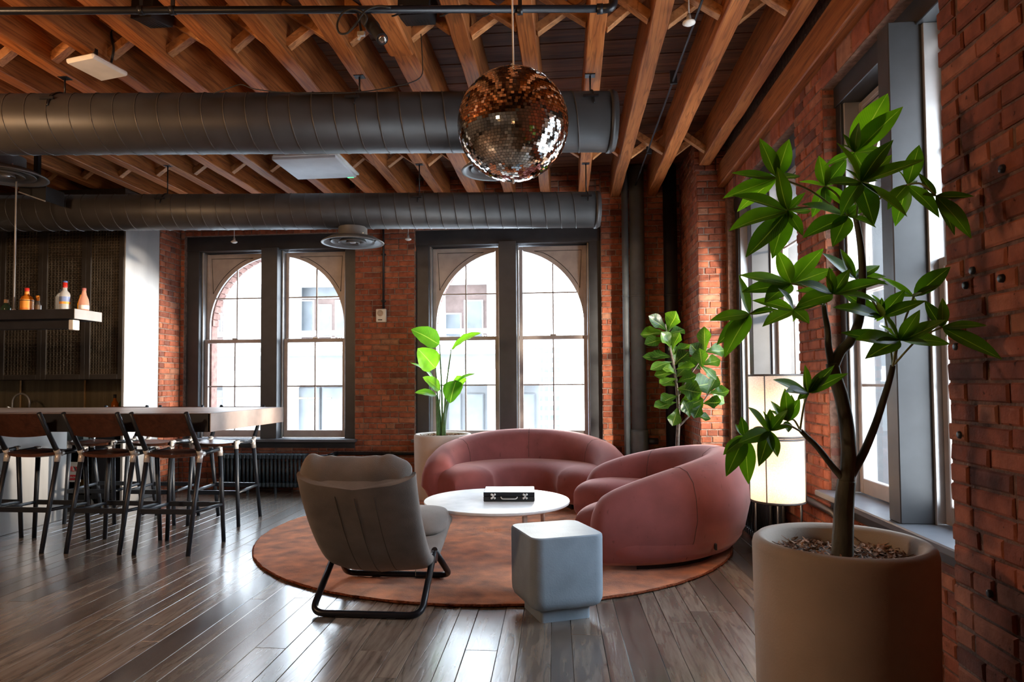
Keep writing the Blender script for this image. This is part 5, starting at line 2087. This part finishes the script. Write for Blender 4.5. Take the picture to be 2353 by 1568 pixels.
for g in (-0.33, 0.0, 0.33):
    pts = []
    for i in range(3, 30):
        k_ = min(range(21, 40), key=lambda q: abs((abs(math.cos(2 * PI * q / 40)) ** 0.26) * (1 if math.cos(2 * PI * q / 40) > 0 else -1) - g))
        r_ = rows[i]
        gs = [((abs(math.cos(2 * PI * q / 40)) ** 0.26) * (1 if math.cos(2 * PI * q / 40) > 0 else -1), q) for q in range(20, 40)]
        gs.sort()
        for (ga, qa), (gb, qb) in zip(gs, gs[1:]):
            if ga <= g <= gb:
                f = (g - ga) / max(1e-6, gb - ga)
                pts.append(r_[qa] * (1 - f) + r_[qb] * f)
                break
    if len(pts) > 4:
        tb('back_seam', pts, 0.0022, 'canvas_seam', cov, 5)
# headrest cushion folded over the top
rows = []
hc = [(3.375, 0.70), (3.345, 0.77), (3.345, 0.84), (3.385, 0.888), (3.44, 0.875), (3.48, 0.80), (3.49, 0.72), (3.43, 0.68)]
m = 30
for q in range(m + 1):
    g = 2 * q / m - 1
    k_ = max(0.05, (1 - abs(g) ** 7)) ** 0.5
    row = []
    for (y, z) in hc:
        dy, dz = y - 3.40, z - 0.78
        pu = 1 + 0.05 * math.sin(7 * g) * (abs(g) > 0.3) + rs.uniform(-0.02, 0.02)
        lift = 0.022 * g * g + (0.012 * math.sin(13 * g) if abs(g) > 0.45 else 0)
        row.append(Vector((LX - 0.005 + 0.292 * g, 3.40 + dy * k_ * pu, 0.775 + dz * k_ * pu + lift)))
    rows.append(row)
b = MB()
b.grid(rows, close_v=True)
b.add(rows[0], [tuple(range(8))])
b.add(rows[-1], [tuple(range(8))[::-1]])
hd = ob('headrest', b, 'canvas', root)
sd_ = hd.modifiers.new('soft', 'SUBSURF')
sd_.levels = sd_.render_levels = 2
# seat cushion front
b = MB()
rows = []
for q in range(m + 1):
    g = 2 * q / m - 1
    k_ = max(0.05, (1 - abs(g) ** 6)) ** 0.5
    row = []
    for al in range(12):
        a = 2 * PI * al / 12
        row.append(Vector((LX + 0.30 * g, 4.36 + 0.18 * k_ * (abs(math.cos(a)) ** 0.7) * (1 if math.cos(a) > 0 else -1), 0.36 + 0.25 * 0.16 * math.cos(a) + 0.06 * k_ * (abs(math.sin(a)) ** 0.7) * (1 if math.sin(a) > 0 else -1))))
    rows.append(row)
b.grid(rows, close_v=True, flip=True)
b.add(rows[0], [tuple(range(12))])
b.add(rows[-1], [tuple(range(12))[::-1]])
sc_ = ob('seat_cushion', b, 'canvas', root)
sd_ = sc_.modifiers.new('soft', 'SUBSURF')
sd_.levels = sd_.render_levels = 1
bx('zip_pull', LX + 0.2, LX + 0.203, 3.86, 3.864, 0.14, 0.18, 'steel', root)

# floor lamp: two stacked drum shades on a thin black stand
LC = Vector((1.245, 4.22, 0))
root = thing('floor_lamp', 'tall lit floor lamp of two stacked linen drum shades on black legs', 'lamp', tuple(LC))
LR = 0.153
for z0, z1, nm in ((0.535, 0.905, 'lower'), (0.92, 1.285, 'upper')):
    b = MB()
    b.lathe([(LR, z0), (LR, z1)], LC, 48)
    shd = ob('lamp_shade', b, 'shade', root)
    for zz in (z0, z1):
        b = MB()
        b.lathe([(LR + 0.001, zz - 0.006), (LR + 0.003, zz - 0.006), (LR + 0.003, zz + 0.006), (LR + 0.001, zz + 0.006)], LC, 48)
        ob('shade_rim', b, 'shade_rib', shd)
    for a in (-2.25, -0.35, 1.0, 2.6):
        c = LC + Vector(((LR + 0.002) * math.cos(a), (LR + 0.002) * math.sin(a), 0))
        tb('shade_rib', [c + Vector((0, 0, z0)), c + Vector((0, 0, z1))], 0.0035, 'shade_rib', shd, 6)
    b = MB()
    zc = (z0 + z1) / 2
    b.lathe([(0.0, -0.045), (0.02, -0.042), (0.034, -0.015), (0.03, 0.02), (0.014, 0.05), (0.012, 0.075), (0.0, 0.075)], LC + Vector((0, 0, zc)), 18)
    ob('bulb', b, emit_mat('warm_bulb', (1.0, 0.66, 0.34), 9.0), root)
    lamp('lamp_bulb_light', 'POINT', LC + Vector((0.0, 0, zc - 0.06)), 6.5, (1.0, 0.66, 0.42), 0.05)
for a in (2.9, -0.3, 1.3):
    c = LC + Vector((0.128 * math.cos(a), 0.128 * math.sin(a), 0))
    tb('leg', [c, c + Vector((0, 0, 0.55))], 0.007, 'black_metal', root, 8)
tb('lamp_stem', [LC + Vector((0, 0, 0.5)), LC + Vector((0, 0, 1.29))], 0.006, 'black_metal', root, 8)
b = MB()
for a in (2.9, -0.3, 1.3):
    b.beam(LC + Vector((0, 0, 0.54)), LC + Vector((0.128 * math.cos(a), 0.128 * math.sin(a), 0.54)), 0.01, 0.008)
ob('leg_spider', b, 'black_metal', root)


# ================================================================== PLANTS
def leaf_mb(base, tip, width, up, curl=0.15, fold=0.25, nseg=9, prof=None, tipdroop=0.0, ripple=0.0):
    """a blade from base to tip; up = side the face looks to. 5 points across, folded at the midrib"""
    base, tip, up = Vector(base), Vector(tip), Vector(up)
    ax = tip - base
    L = ax.length
    ax.normalize()
    nrm = (up - ax * up.dot(ax))
    if nrm.length < 1e-3:
        nrm = Vector((0, -1, 0)) - ax * ax.dot(Vector((0, -1, 0)))
    nrm.normalize()
    side = ax.cross(nrm)
    mb = MB()
    mb.uv = []
    rows = []
    for i in range(nseg + 1):
        f = i / nseg
        wd = prof(f) if prof else (math.sin(PI * min(1, f ** 0.8)) ** 0.85 if f < 1 else 0)
        wd = max(wd, 0.015) * width / 2
        arch = curl * L * math.sin(PI * f) - tipdroop * L * f * f
        row = []
        for g in (-1, -0.5, 0, 0.5, 1):
            zz = arch - fold * wd * (1 - abs(g)) + ripple * wd * math.sin(f * 22 + g * 2) * abs(g)
            row.append(base + ax * (L * f) + side * (wd * g) + nrm * zz)
            mb.uv.append((g, f, 0))
        rows.append(row)
    mb.grid(rows)
    return mb


def planter(root, c, r, h, mat, fill, seed):
    b = MB()
    ri = r - 0.045
    b.lathe([(0, 0.0), (r * 0.94, 0.0), (r * 0.965, 0.02), (r, h - 0.03), (r - 0.004, h - 0.012), (r - 0.018, h), (r - 0.03, h - 0.003), (ri, h - 0.014), (ri - 0.004, fill - 0.05)], c, 64)
    pot = ob('pot', b, mat, root)
    b = MB()
    b.lathe([(0, fill + 0.004), (ri * 0.6, fill + 0.002), (ri, fill - 0.012)], c, 40)
    ob('soil', b, 'soil', root)
    rs = random.Random(seed)
    b = MB()
    for q in range(900):
        a, rr = rs.uniform(0, 2 * PI), (ri - 0.012) * math.sqrt(rs.random())
        p = Vector(c) + Vector((rr * math.cos(a), rr * math.sin(a), fill + rs.uniform(-0.004, 0.014)))
        t_ = rs.uniform(0, 2 * PI)
        d = Vector((math.cos(t_), math.sin(t_), rs.uniform(-0.5, 0.6))).normalized()
        L = rs.uniform(0.012, 0.04)
        s_ = d.cross(Vector((rs.uniform(-1, 1), rs.uniform(-1, 1), 1))).normalized()
        w_ = rs.uniform(0.0015, 0.005)
        n_ = d.cross(s_)
        b.add([p - s_ * w_, p + s_ * w_, p + d * L * 0.5 + s_ * w_ + n_ * 0.004, p + d * L + s_ * w_ * 0.4, p + d * L - s_ * w_ * 0.4, p + d * L * 0.5 - s_ * w_ + n_ * 0.004], [(0, 1, 2, 5), (5, 2, 3, 4)])
    ob('mulch', b, 'mulch', root, kind='stuff')
    return pot


# ---- large potted tree (palmate leaves) in the right foreground
PC = Vector((0.845, 2.225, 0))
root = thing('potted_tree', 'tall tree with hand shaped glossy leaves in a big beige planter', 'plant', tuple(PC))
planter(root, PC, 0.262, 0.757, 'pot', 0.70, 1)
YT = 2.2


def tpt(x, y, dy=0.0):
    return atY(x, y, YT + dy)


def limb(nm, pts, rad, mat='bark', n=10):
    b = MB()
    P_ = [tpt(*p) for p in pts]
    q = smooth_curve([tuple(p) for p in P_], max(8, len(P_) * 5))
    rr = [rad[0] + (rad[1] - rad[0]) * i / (len(q) - 1) for i in range(len(q))]
    b.tube([Vector(p) for p in q], rr, n)
    return ob(nm, b, mat, root)


limb('trunk', [(1936, 1285), (1937, 1230), (1940, 1160), (1945, 1105)], (0.032, 0.026))
limb('trunk', [(1945, 1112), (1950, 1050), (1946, 985), (1935, 920), (1920, 870), (1912, 835)], (0.023, 0.019))
limb('branch', [(1912, 842), (1904, 800), (1902, 760), (1896, 725), (1893, 700)], (0.012, 0.007))
limb('branch', [(1914, 845), (1930, 810), (1955, 782), (1973, 740), (1979, 690), (1982, 640), (1980, 590), (1974, 540), (1966, 500)], (0.017, 0.008))
limb('branch', [(1944, 1108), (1915, 1075), (1880, 1030), (1855, 1005), (1840, 990)], (0.011, 0.007))
limb('branch', [(1952, 1100), (1985, 1040), (2010, 980), (2030, 920), (2045, 870), (2052, 840)], (0.0135, 0.008))
CL = [   # leaf clusters: hub pixel, depth offset, branch pixel it springs from, leaf tips (pixel, depth offset)
    ((1964, 350), 0.0, (1966, 500), [(2040, 216, .05), (2075, 246, -.03), (1972, 282, -.05), (1938, 306, -.02), (2033, 340, .05), (1893, 380, .03), (1990, 400, -.1)]),
    ((1978, 418), -0.12, (1968, 505), [(1926, 326, -.03), (2051, 318, -.02), (2126, 366, -.06), (1905, 417, -.07), (2088, 494, -.09), (2008, 520, -.06), (1932, 494, -.05), (2050, 352, .04)]),
    ((1785, 408), 0.02, (1945, 500), [(1745, 318, .02), (1815, 317, .04), (1681, 398, -.02), (1661, 450, -.04), (1691, 484, .05), (1840, 400, .08)]),
    ((1810, 483), -0.06, (1945, 500), [(1790, 384, -.06), (1684, 447, -.03), (1674, 534, -.06), (1714, 594, -.07), (1774, 595, -.02), (1845, 542, -.05), (1850, 441, -.03), (1862, 485, .08)]),
    ((1896, 428), 0.06, (1955, 500), [(1882, 357, .02), (1946, 364, .04), (1834, 417, .02), (1949, 480, -.03), (1900, 482, -.05), (1866, 500, .0), (1926, 398, .1)]),
    ((1947, 496), -0.03, (1968, 510), [(1841, 472, -.04), (1845, 543, -.06), (1914, 565, -.07), (2014, 522, -.05), (1985, 470, .06)]),
    ((2085, 425), 0.0, (1968, 510), [(2112, 334, .03), (2162, 497, -.05), (2040, 480, -.05), (2056, 520, .03), (2040, 445, .06)]),
    ((2150, 450), -0.03, (2085, 425), [(2239, 449, -.03), (2232, 549, -.06), (2198, 540, .02), (2110, 396, .04)]),
    ((1818, 652), 0.02, (1893, 702), [(1785, 575, .02), (1892, 570, .02), (1698, 633, -.03), (1915, 617, .04), (1703, 675, -.06), (1756, 699, -.09)]),
    ((1914, 676), -0.05, (1893, 702), [(1906, 614, -.03), (1953, 616, .0), (1832, 646, -.02), (2036, 647, -.05), (1830, 704, -.05), (1828, 670, .04), (2020, 690, -.09)]),
    ((1966, 640), 0.03, (1980, 680), [(1887, 583, .0), (1930, 572, -.02), (2036, 634, .02), (2022, 607, .06), (2042, 655, -.06)]),
    ((1824, 712), -0.04, (1893, 702), [(1788, 662, -.03), (1859, 741, -.08), (1752, 750, -.06), (1728, 690, .03), (1892, 694, -.03)]),
    ((1722, 722), 0.0, (1824, 712), [(1696, 632, -.02), (1631, 738, -.03), (1664, 820, -.06), (1647, 794, .02), (1696, 792, .05), (1790, 712, -.03)]),
    ((2026, 728), -0.02, (1980, 680), [(1916, 703, -.04), (2128, 690, -.05), (2080, 664, .02), (1926, 668, .05), (2010, 690, -.06)]),
    ((2068, 782), -0.08, (2052, 842), [(2033, 722, -.05), (2114, 712, -.05), (2174, 737, -.07), (1964, 783, -.05), (1990, 822, -.08), (2131, 786, -.09), (1932, 767, .04), (2184, 791, .04)]),
    ((2165, 752), -0.04, (2055, 838), [(2165, 685, .0), (2268, 745, -.04), (2305, 821, -.07), (2125, 690, .04), (2225, 770, .05)]),
    ((2100, 682), 0.02, (2052, 842), [(2184, 614, .0), (2020, 637, .05), (2116, 670, -.05), (2160, 654, -.05)]),
    ((1857, 903), -0.05, (1838, 992), [(1848, 838, -.03), (1918, 841, -.02), (1949, 858, -.05), (1775, 874, -.04), (1804, 902, -.07)]),
    ((1769, 990), -0.10, (1840, 992), [(1716, 937, -.06), (1811, 942, -.04), (1745, 1070, -.08), (1786, 1052, -.06), (1696, 1019, -.06), (1769, 940, .02)]),
    ((1809, 968), -0.02, (1840, 992), [(1804, 893, .0), (1820, 907, .03), (1838, 916, .0), (1770, 922, .0), (1812, 992, -.05)]),
    ((1711, 1004), -0.06, (1769, 990), [(1704, 958, -.02), (1662, 1046, -.05), (1668, 1097, -.08), (1720, 1112, -.06), (1690, 975, .04)]),
    ((2030, 715), 0.05, (2052, 842), [(2010, 735, .0), (2050, 700, .06), (2046, 742, .02)]),
]
rs = random.Random(21)


def money_prof(f):
    return (math.sin(PI * f ** 0.85) ** 0.9) * (1 - 0.12 * f) if f < 1 else 0


for hub, dy, br, tips in CL:
    h3 = tpt(hub[0], hub[1], dy)
    if h3.x > 1.16:
        h3 = atX(hub[0], hub[1], 1.16)
    b3 = tpt(br[0], br[1], dy * 0.3)
    mid = (h3 + b3) / 2 + Vector((0, 0, 0.02))
    b = MB()
    b.tube([Vector(p) for p in smooth_curve([tuple(b3), tuple(mid), tuple(h3)], 10)], 0.0032, 6)
    ob('petiole', b, 'twig', root)
    for (tx, ty, td) in tips:
        t3 = tpt(tx, ty, dy + td)
        if t3.x > 1.215:               # keep the tips clear of the brick pier
            t3 = atX(tx, ty, 1.215)
        L = (t3 - h3).length
        dpx = math.hypot(tx - hub[0], ty - hub[1])
        up = Vector((rs.uniform(-.35, .35), -0.75, 0.75))
        b = leaf_mb(h3, t3, L * rs.uniform(0.33, 0.42) + 0.006, up, rs.uniform(0.02, 0.1), rs.uniform(0.15, 0.4), 9, money_prof, rs.uniform(-0.03, 0.06))
        ob('leaf', b, 'leaf_money', root)
    for q in range(2):                 # a couple of small young leaves at every hub
        a_ = rs.uniform(0, 2 * PI)
        t3 = h3 + Vector((math.cos(a_) * 0.05, rs.uniform(-0.04, 0.06), math.sin(a_) * 0.05 + 0.015))
        b = leaf_mb(h3, t3, rs.uniform(0.018, 0.026), (rs.uniform(-.4, .4), -0.7, 0.7), 0.08, 0.3, 7, money_prof)
        ob('leaf', b, 'leaf_money', root)

# ---- bird-of-paradise plant in a pale planter by the window
QC = Vector((-1.36, 7.28, 0))
root = thing('potted_banana_plant', 'bright green paddle leaved plant in a pale planter at the window', 'plant', tuple(QC))
planter(root, QC, 0.315, 0.70, 'pot_white', 0.67, 2)


def bpt(x, y, dy=0.0):
    return atY(x, y, 7.24 + dy)


def paddle(f):
    return (math.sin(PI * f ** 0.72) ** 0.7) if f < 1 else 0


BL = [((1010, 791), (946, 756), 52, (0.1, -0.8, 0.5), (1016, 990), 0.0), ((1037, 803), (1104, 762), 38, (-0.4, -0.5, 0.7), (1020, 990), 0.0),
      ((1001, 846), (961, 801), 56, (0.3, -0.9, 0.2), (1008, 990), -0.05), ((998, 872), (944, 831), 20, (0.4, -0.3, 0.8), (1012, 990), 0.04),
      ((1012, 896), (973, 866), 34, (0.3, -0.7, 0.6), (1008, 990), -0.06), ((1002, 908), (954, 901), 24, (0.2, -0.6, 0.7), (1006, 990), -0.1),
      ((1042, 886), (1091, 857), 24, (-0.3, -0.4, 0.8), (1018, 990), 0.03), ((1047, 874), (1033, 926), 48, (-0.2, -0.95, 0.1), (1016, 990), -0.04),
      ((1040, 892), (1070, 872), 44, (-0.1, -0.8, 0.5), (1020, 990), 0.06)]
pm = 7.24 / 1551.7
for (bx_, tx_, wpx, up, st, dy) in BL:
    B3, T3 = bpt(*bx_, dy), bpt(*tx_, dy - 0.12)
    b = leaf_mb(B3, T3, wpx * pm, up, 0.1, 0.25, 12, paddle, 0.05, 0.05)
    ob('leaf', b, 'leaf_bop', root)
    S3 = Vector((bpt(*st).x, QC.y - 0.02 + dy * 0.3, 0.66))
    b = MB()
    md = (S3 + B3) / 2 + Vector(((S3.x - B3.x) * 0.28, 0, 0.0))
    q = [Vector(p) for p in smooth_curve([tuple(S3), tuple(md), tuple(B3)], 14)]
    b.tube(q, [0.014 - 0.009 * i / 14 for i in range(15)], 8)
    ob('stem', b, 'bop_stem', root)

# ---- fiddle leaf fig behind the right sofa
FC = Vector((0.985, 6.27, 0))
root = thing('potted_fig', 'fiddle leaf fig tree standing behind the right sofa in the dark corner', 'plant', tuple(FC))
planter(root, FC, 0.2, 0.42, 'pot_white', 0.39, 3)


def fpt(x, y, dy=0.0):
    return atY(x, y, 6.25 + dy)


for pts, r0_, r1_ in (([(1556, 1060), (1557, 1010), (1559, 960), (1556, 900), (1548, 840), (1535, 780), (1528, 745)], 0.02, 0.008), ([(1559, 982), (1585, 955), (1610, 930), (1632, 900)], 0.009, 0.005), ([(1556, 915), (1580, 870), (1605, 835), (1625, 800)], 0.01, 0.005)):
    b = MB()
    q = smooth_curve([tuple(fpt(*p)) for p in pts], 24)
    b.tube([Vector(p) for p in q], [r0_ + (r1_ - r0_) * i / 24 for i in range(25)], 8)
    ob('trunk', b, 'fig_bark', root)


def fiddle(f):
    return (0.55 * math.sin(PI * min(1, f * 0.95)) + 0.62 * math.exp(-((f - 0.7) / 0.22) ** 2)) * (1 if f < 0.93 else max(0, (1 - f) / 0.07) ** 0.5)


FL = [((1533, 762), (1497, 733), 22), ((1534, 765), (1548, 724), 30), ((1530, 765), (1482, 768), 26), ((1535, 772), (1566, 760), 20), ((1532, 782), (1490, 790), 22), ((1540, 800), (1525, 770), 24), ((1545, 806), (1560, 772), 20), ((1542, 820), (1500, 815), 24), ((1543, 822), (1488, 822), 18), ((1550, 840), (1576, 812), 24), ((1552, 836), (1548, 800), 22), ((1545, 832), (1503, 848), 16), ((1552, 850), (1583, 845), 20), ((1555, 862), (1525, 845), 22), ((1553, 868), (1579, 842), 22), ((1558, 870), (1523, 880), 20), ((1555, 880), (1592, 865), 26), ((1560, 890), (1522, 876), 16), ((1556, 893), (1600, 900), 30), ((1560, 900), (1628, 880), 34), ((1558, 910), (1525, 920), 24), ((1556, 925), (1513, 932), 24), ((1560, 930), (1604, 905), 28), ((1558, 935), (1550, 962), 20), ((1575, 940), (1600, 925), 24), ((1615, 845), (1608, 810), 22), ((1612, 840), (1640, 832), 20), ((1620, 815), (1618, 762), 20), ((1620, 810), (1658, 805), 24), ((1612, 850), (1590, 838), 22), ((1605, 838), (1640, 865), 18), ((1618, 825), (1596, 800), 22), ((1625, 905), (1640, 880), 18), ((1628, 905), (1664, 900), 24), ((1615, 928), (1650, 925), 22), ((1612, 930), (1600, 950), 18), ((1590, 952), (1626, 960), 16), ((1632, 900), (1660, 922), 20), ((1585, 960), (1575, 930), 20), ((1556, 905), (1584, 890), 24), ((1550, 858), (1515, 862), 20), ((1548, 815), (1572, 800), 22)]
rs = random.Random(31)
fm = 6.25 / 1551.7
for (b0, t0, wp) in FL:
    dy = rs.uniform(-0.12, 0.1)
    B3, T3 = fpt(*b0, dy * 0.3), fpt(*t0, dy)
    if (T3 - B3).length < 0.14:
        T3 = B3 + (T3 - B3).normalized() * 0.15
    T3 = B3 + (T3 - B3) * 1.22
    b = leaf_mb(B3, T3, wp * fm * 1.5, (rs.uniform(-.5, .5), -0.7, rs.uniform(.3, .9)), rs.uniform(0.04, 0.14), 0.3, 10, fiddle, rs.uniform(-0.05, 0.1), 0.08)
    ob('leaf', b, 'leaf_fig', root)

# ================================================================== THE STREET OUTSIDE
st_ = bx('street_ground', -60, 60, 8.3, 90, -6.2, -6.0, 'street')
tag(st_, 'pale street surface far below the windows', 'street', kind='structure')
YF = 22.0
root = thing('office_building', 'pale stone office block with railed terrace across the street', 'building', (-8, YF, -6))


def fpx(x, y, Y=YF):
    return atY(x, y, Y)


def fbox(nm, x0, x1, y0, y1, dep0, dep1, mat, parent, bev=0.0):
    a, c = fpx(x0, y0, YF + dep0), fpx(x1, y1, YF + dep0)
    return bx(nm, min(a.x, c.x), max(a.x, c.x), YF + dep0, YF + dep1, min(a.z, c.z), max(a.z, c.z), mat, parent, bev)


fbox('upper_wall', 330, 1190, 300, 775, 1.2, 2.0, 'facade_pink', root)
fbox('roof_band', 330, 1215, 560, 640, 0.0, 1.2, 'facade_white', root, 0.02)
fbox('roof_band', 330, 1190, 300, 545, 0.3, 1.2, 'facade_white', root)
fbox('terrace_band', 330, 1240, 855, 882, -0.2, 1.2, 'facade_white', root, 0.02)
fbox('terrace_wall', 330, 1240, 812, 855, 0.0, 1.2, 'facade_grey', root)
fbox('lower_wall', 330, 1240, 882, 1120, 0.8, 1.6, 'facade_grey', root)
for x0, x1 in ((514, 590), (590, 602), (660, 676), (880, 905), (1000, 1018), (1118, 1150)):
    fbox('pilaster', x0, x1, 560, 1120, 0.1 if x1 - x0 > 30 else 0.3, 0.9, 'facade_white', root, 0.02)
for x0, x1, y0, y1 in ((470, 508, 720, 775), (615, 652, 660, 770), (684, 720, 690, 775), (732, 760, 700, 775), (770, 800, 690, 775), (1022, 1060, 720, 775), (1066, 1110, 690, 775), (684, 800, 645, 685)):
    w_ = fbox('window', x0, x1, y0, y1, 1.1, 1.25, 'facade_white', root)
    fbox('pane', x0 + 3, x1 - 3, y0 + 3, y1 - 2, 1.06, 1.12, 'far_glass', w_)
for x0, x1, y0, y1 in ((486, 512, 895, 985), (606, 650, 895, 985), (680, 735, 890, 1010), (740, 800, 890, 1010), (1030, 1060, 905, 1000), (1070, 1112, 905, 1000), (1170, 1230, 905, 1000)):
    w_ = fbox('shop_window', x0, x1, y0, y1, 0.7, 0.85, 'facade_grey', root)
    fbox('pane', x0 + 2, x1 - 2, y0 + 2, y1, 0.66, 0.72, 'far_glass', w_)
for x0, x1 in ((684, 706), (708, 732), (748, 760), (490, 510), (612, 640)):
    fbox('shop_lamp', x0, x1, 914, 917, 0.6, 0.64, 'far_warm', root)
rl = MB()
for (y0, y1) in ((764, 766), (788, 790), (811, 813)):
    a, c = fpx(470, y0, YF - 0.25), fpx(1150, y1, YF - 0.25)
    rl.box(a.x, c.x, YF - 0.27, YF - 0.23, c.z, a.z)
rail = ob('terrace_rail', rl, 'facade_white', root)
rl = MB()
rs = random.Random(77)
for i in range(150):
    x = rs.uniform(470, 1145)
    y = rs.uniform(768, 806)
    s_ = rs.uniform(3, 8)
    for (xa, xb, ya, yb) in ((x, x + s_, y, y + 1), (x, x + s_, y + s_, y + s_ + 1), (x, x + 1, y, y + s_), (x + s_, x + s_ + 1, y, y + s_)):
        a, c = fpx(xa, ya, YF - 0.25), fpx(xb, yb, YF - 0.25)
        rl.box(a.x, c.x, YF - 0.26, YF - 0.24, c.z, a.z)
ob('rail_fretwork', rl, 'facade_white', rail, kind='stuff')
# slab tower with a grid of windows, far down the street
YT2 = 60.0
root = thing('tower_building', 'faint tall slab block with a grid of windows, far down the street', 'building', (0, YT2, -6))
a, c = atY(1206, 770, YT2), atY(1290, 1150, YT2)
bx('tower_wall', a.x, c.x, YT2, YT2 + 12, -6, a.z, 'facade_white', root)
for iy in range(9):
    for ix in range(6):
        p0, p1 = atY(1212 + ix * 13, 800 + iy * 22, YT2), atY(1221 + ix * 13, 812 + iy * 22, YT2)
        w_ = bx('window', p0.x, p1.x, YT2 - 0.06, YT2 + 0.1, p1.z, p0.z, 'facade_grey', root)
        bx('pane', p0.x + 0.05, p1.x - 0.05, YT2 - 0.09, YT2 - 0.05, p1.z + 0.05, p0.z - 0.05, 'far_glass', w_)

# pale office front across the side street, seen through the right-hand windows
XS2 = 21.0
root = thing('side_street_building', 'pale grey office front seen through the right hand windows', 'building', (XS2, 8, -6))
bx('front_wall', XS2, XS2 + 1, -10, 40, -6, 8.2, 'facade_grey', root)
for iz in range(4):
    z0 = -4.6 + iz * 3.2
    bx('floor_band', XS2 - 0.15, XS2, -10, 40, z0 - 0.9, z0 - 0.5, 'facade_white', root, 0.02)
    for iy in range(16):
        y0 = -8.0 + iy * 2.9
        w_ = bx('window', XS2 - 0.08, XS2 + 0.02, y0, y0 + 1.6, z0, z0 + 1.9, 'facade_white', root)
        bx('pane', XS2 - 0.1, XS2 - 0.06, y0 + 0.08, y0 + 1.52, z0 + 0.08, z0 + 1.82, 'far_glass', w_)
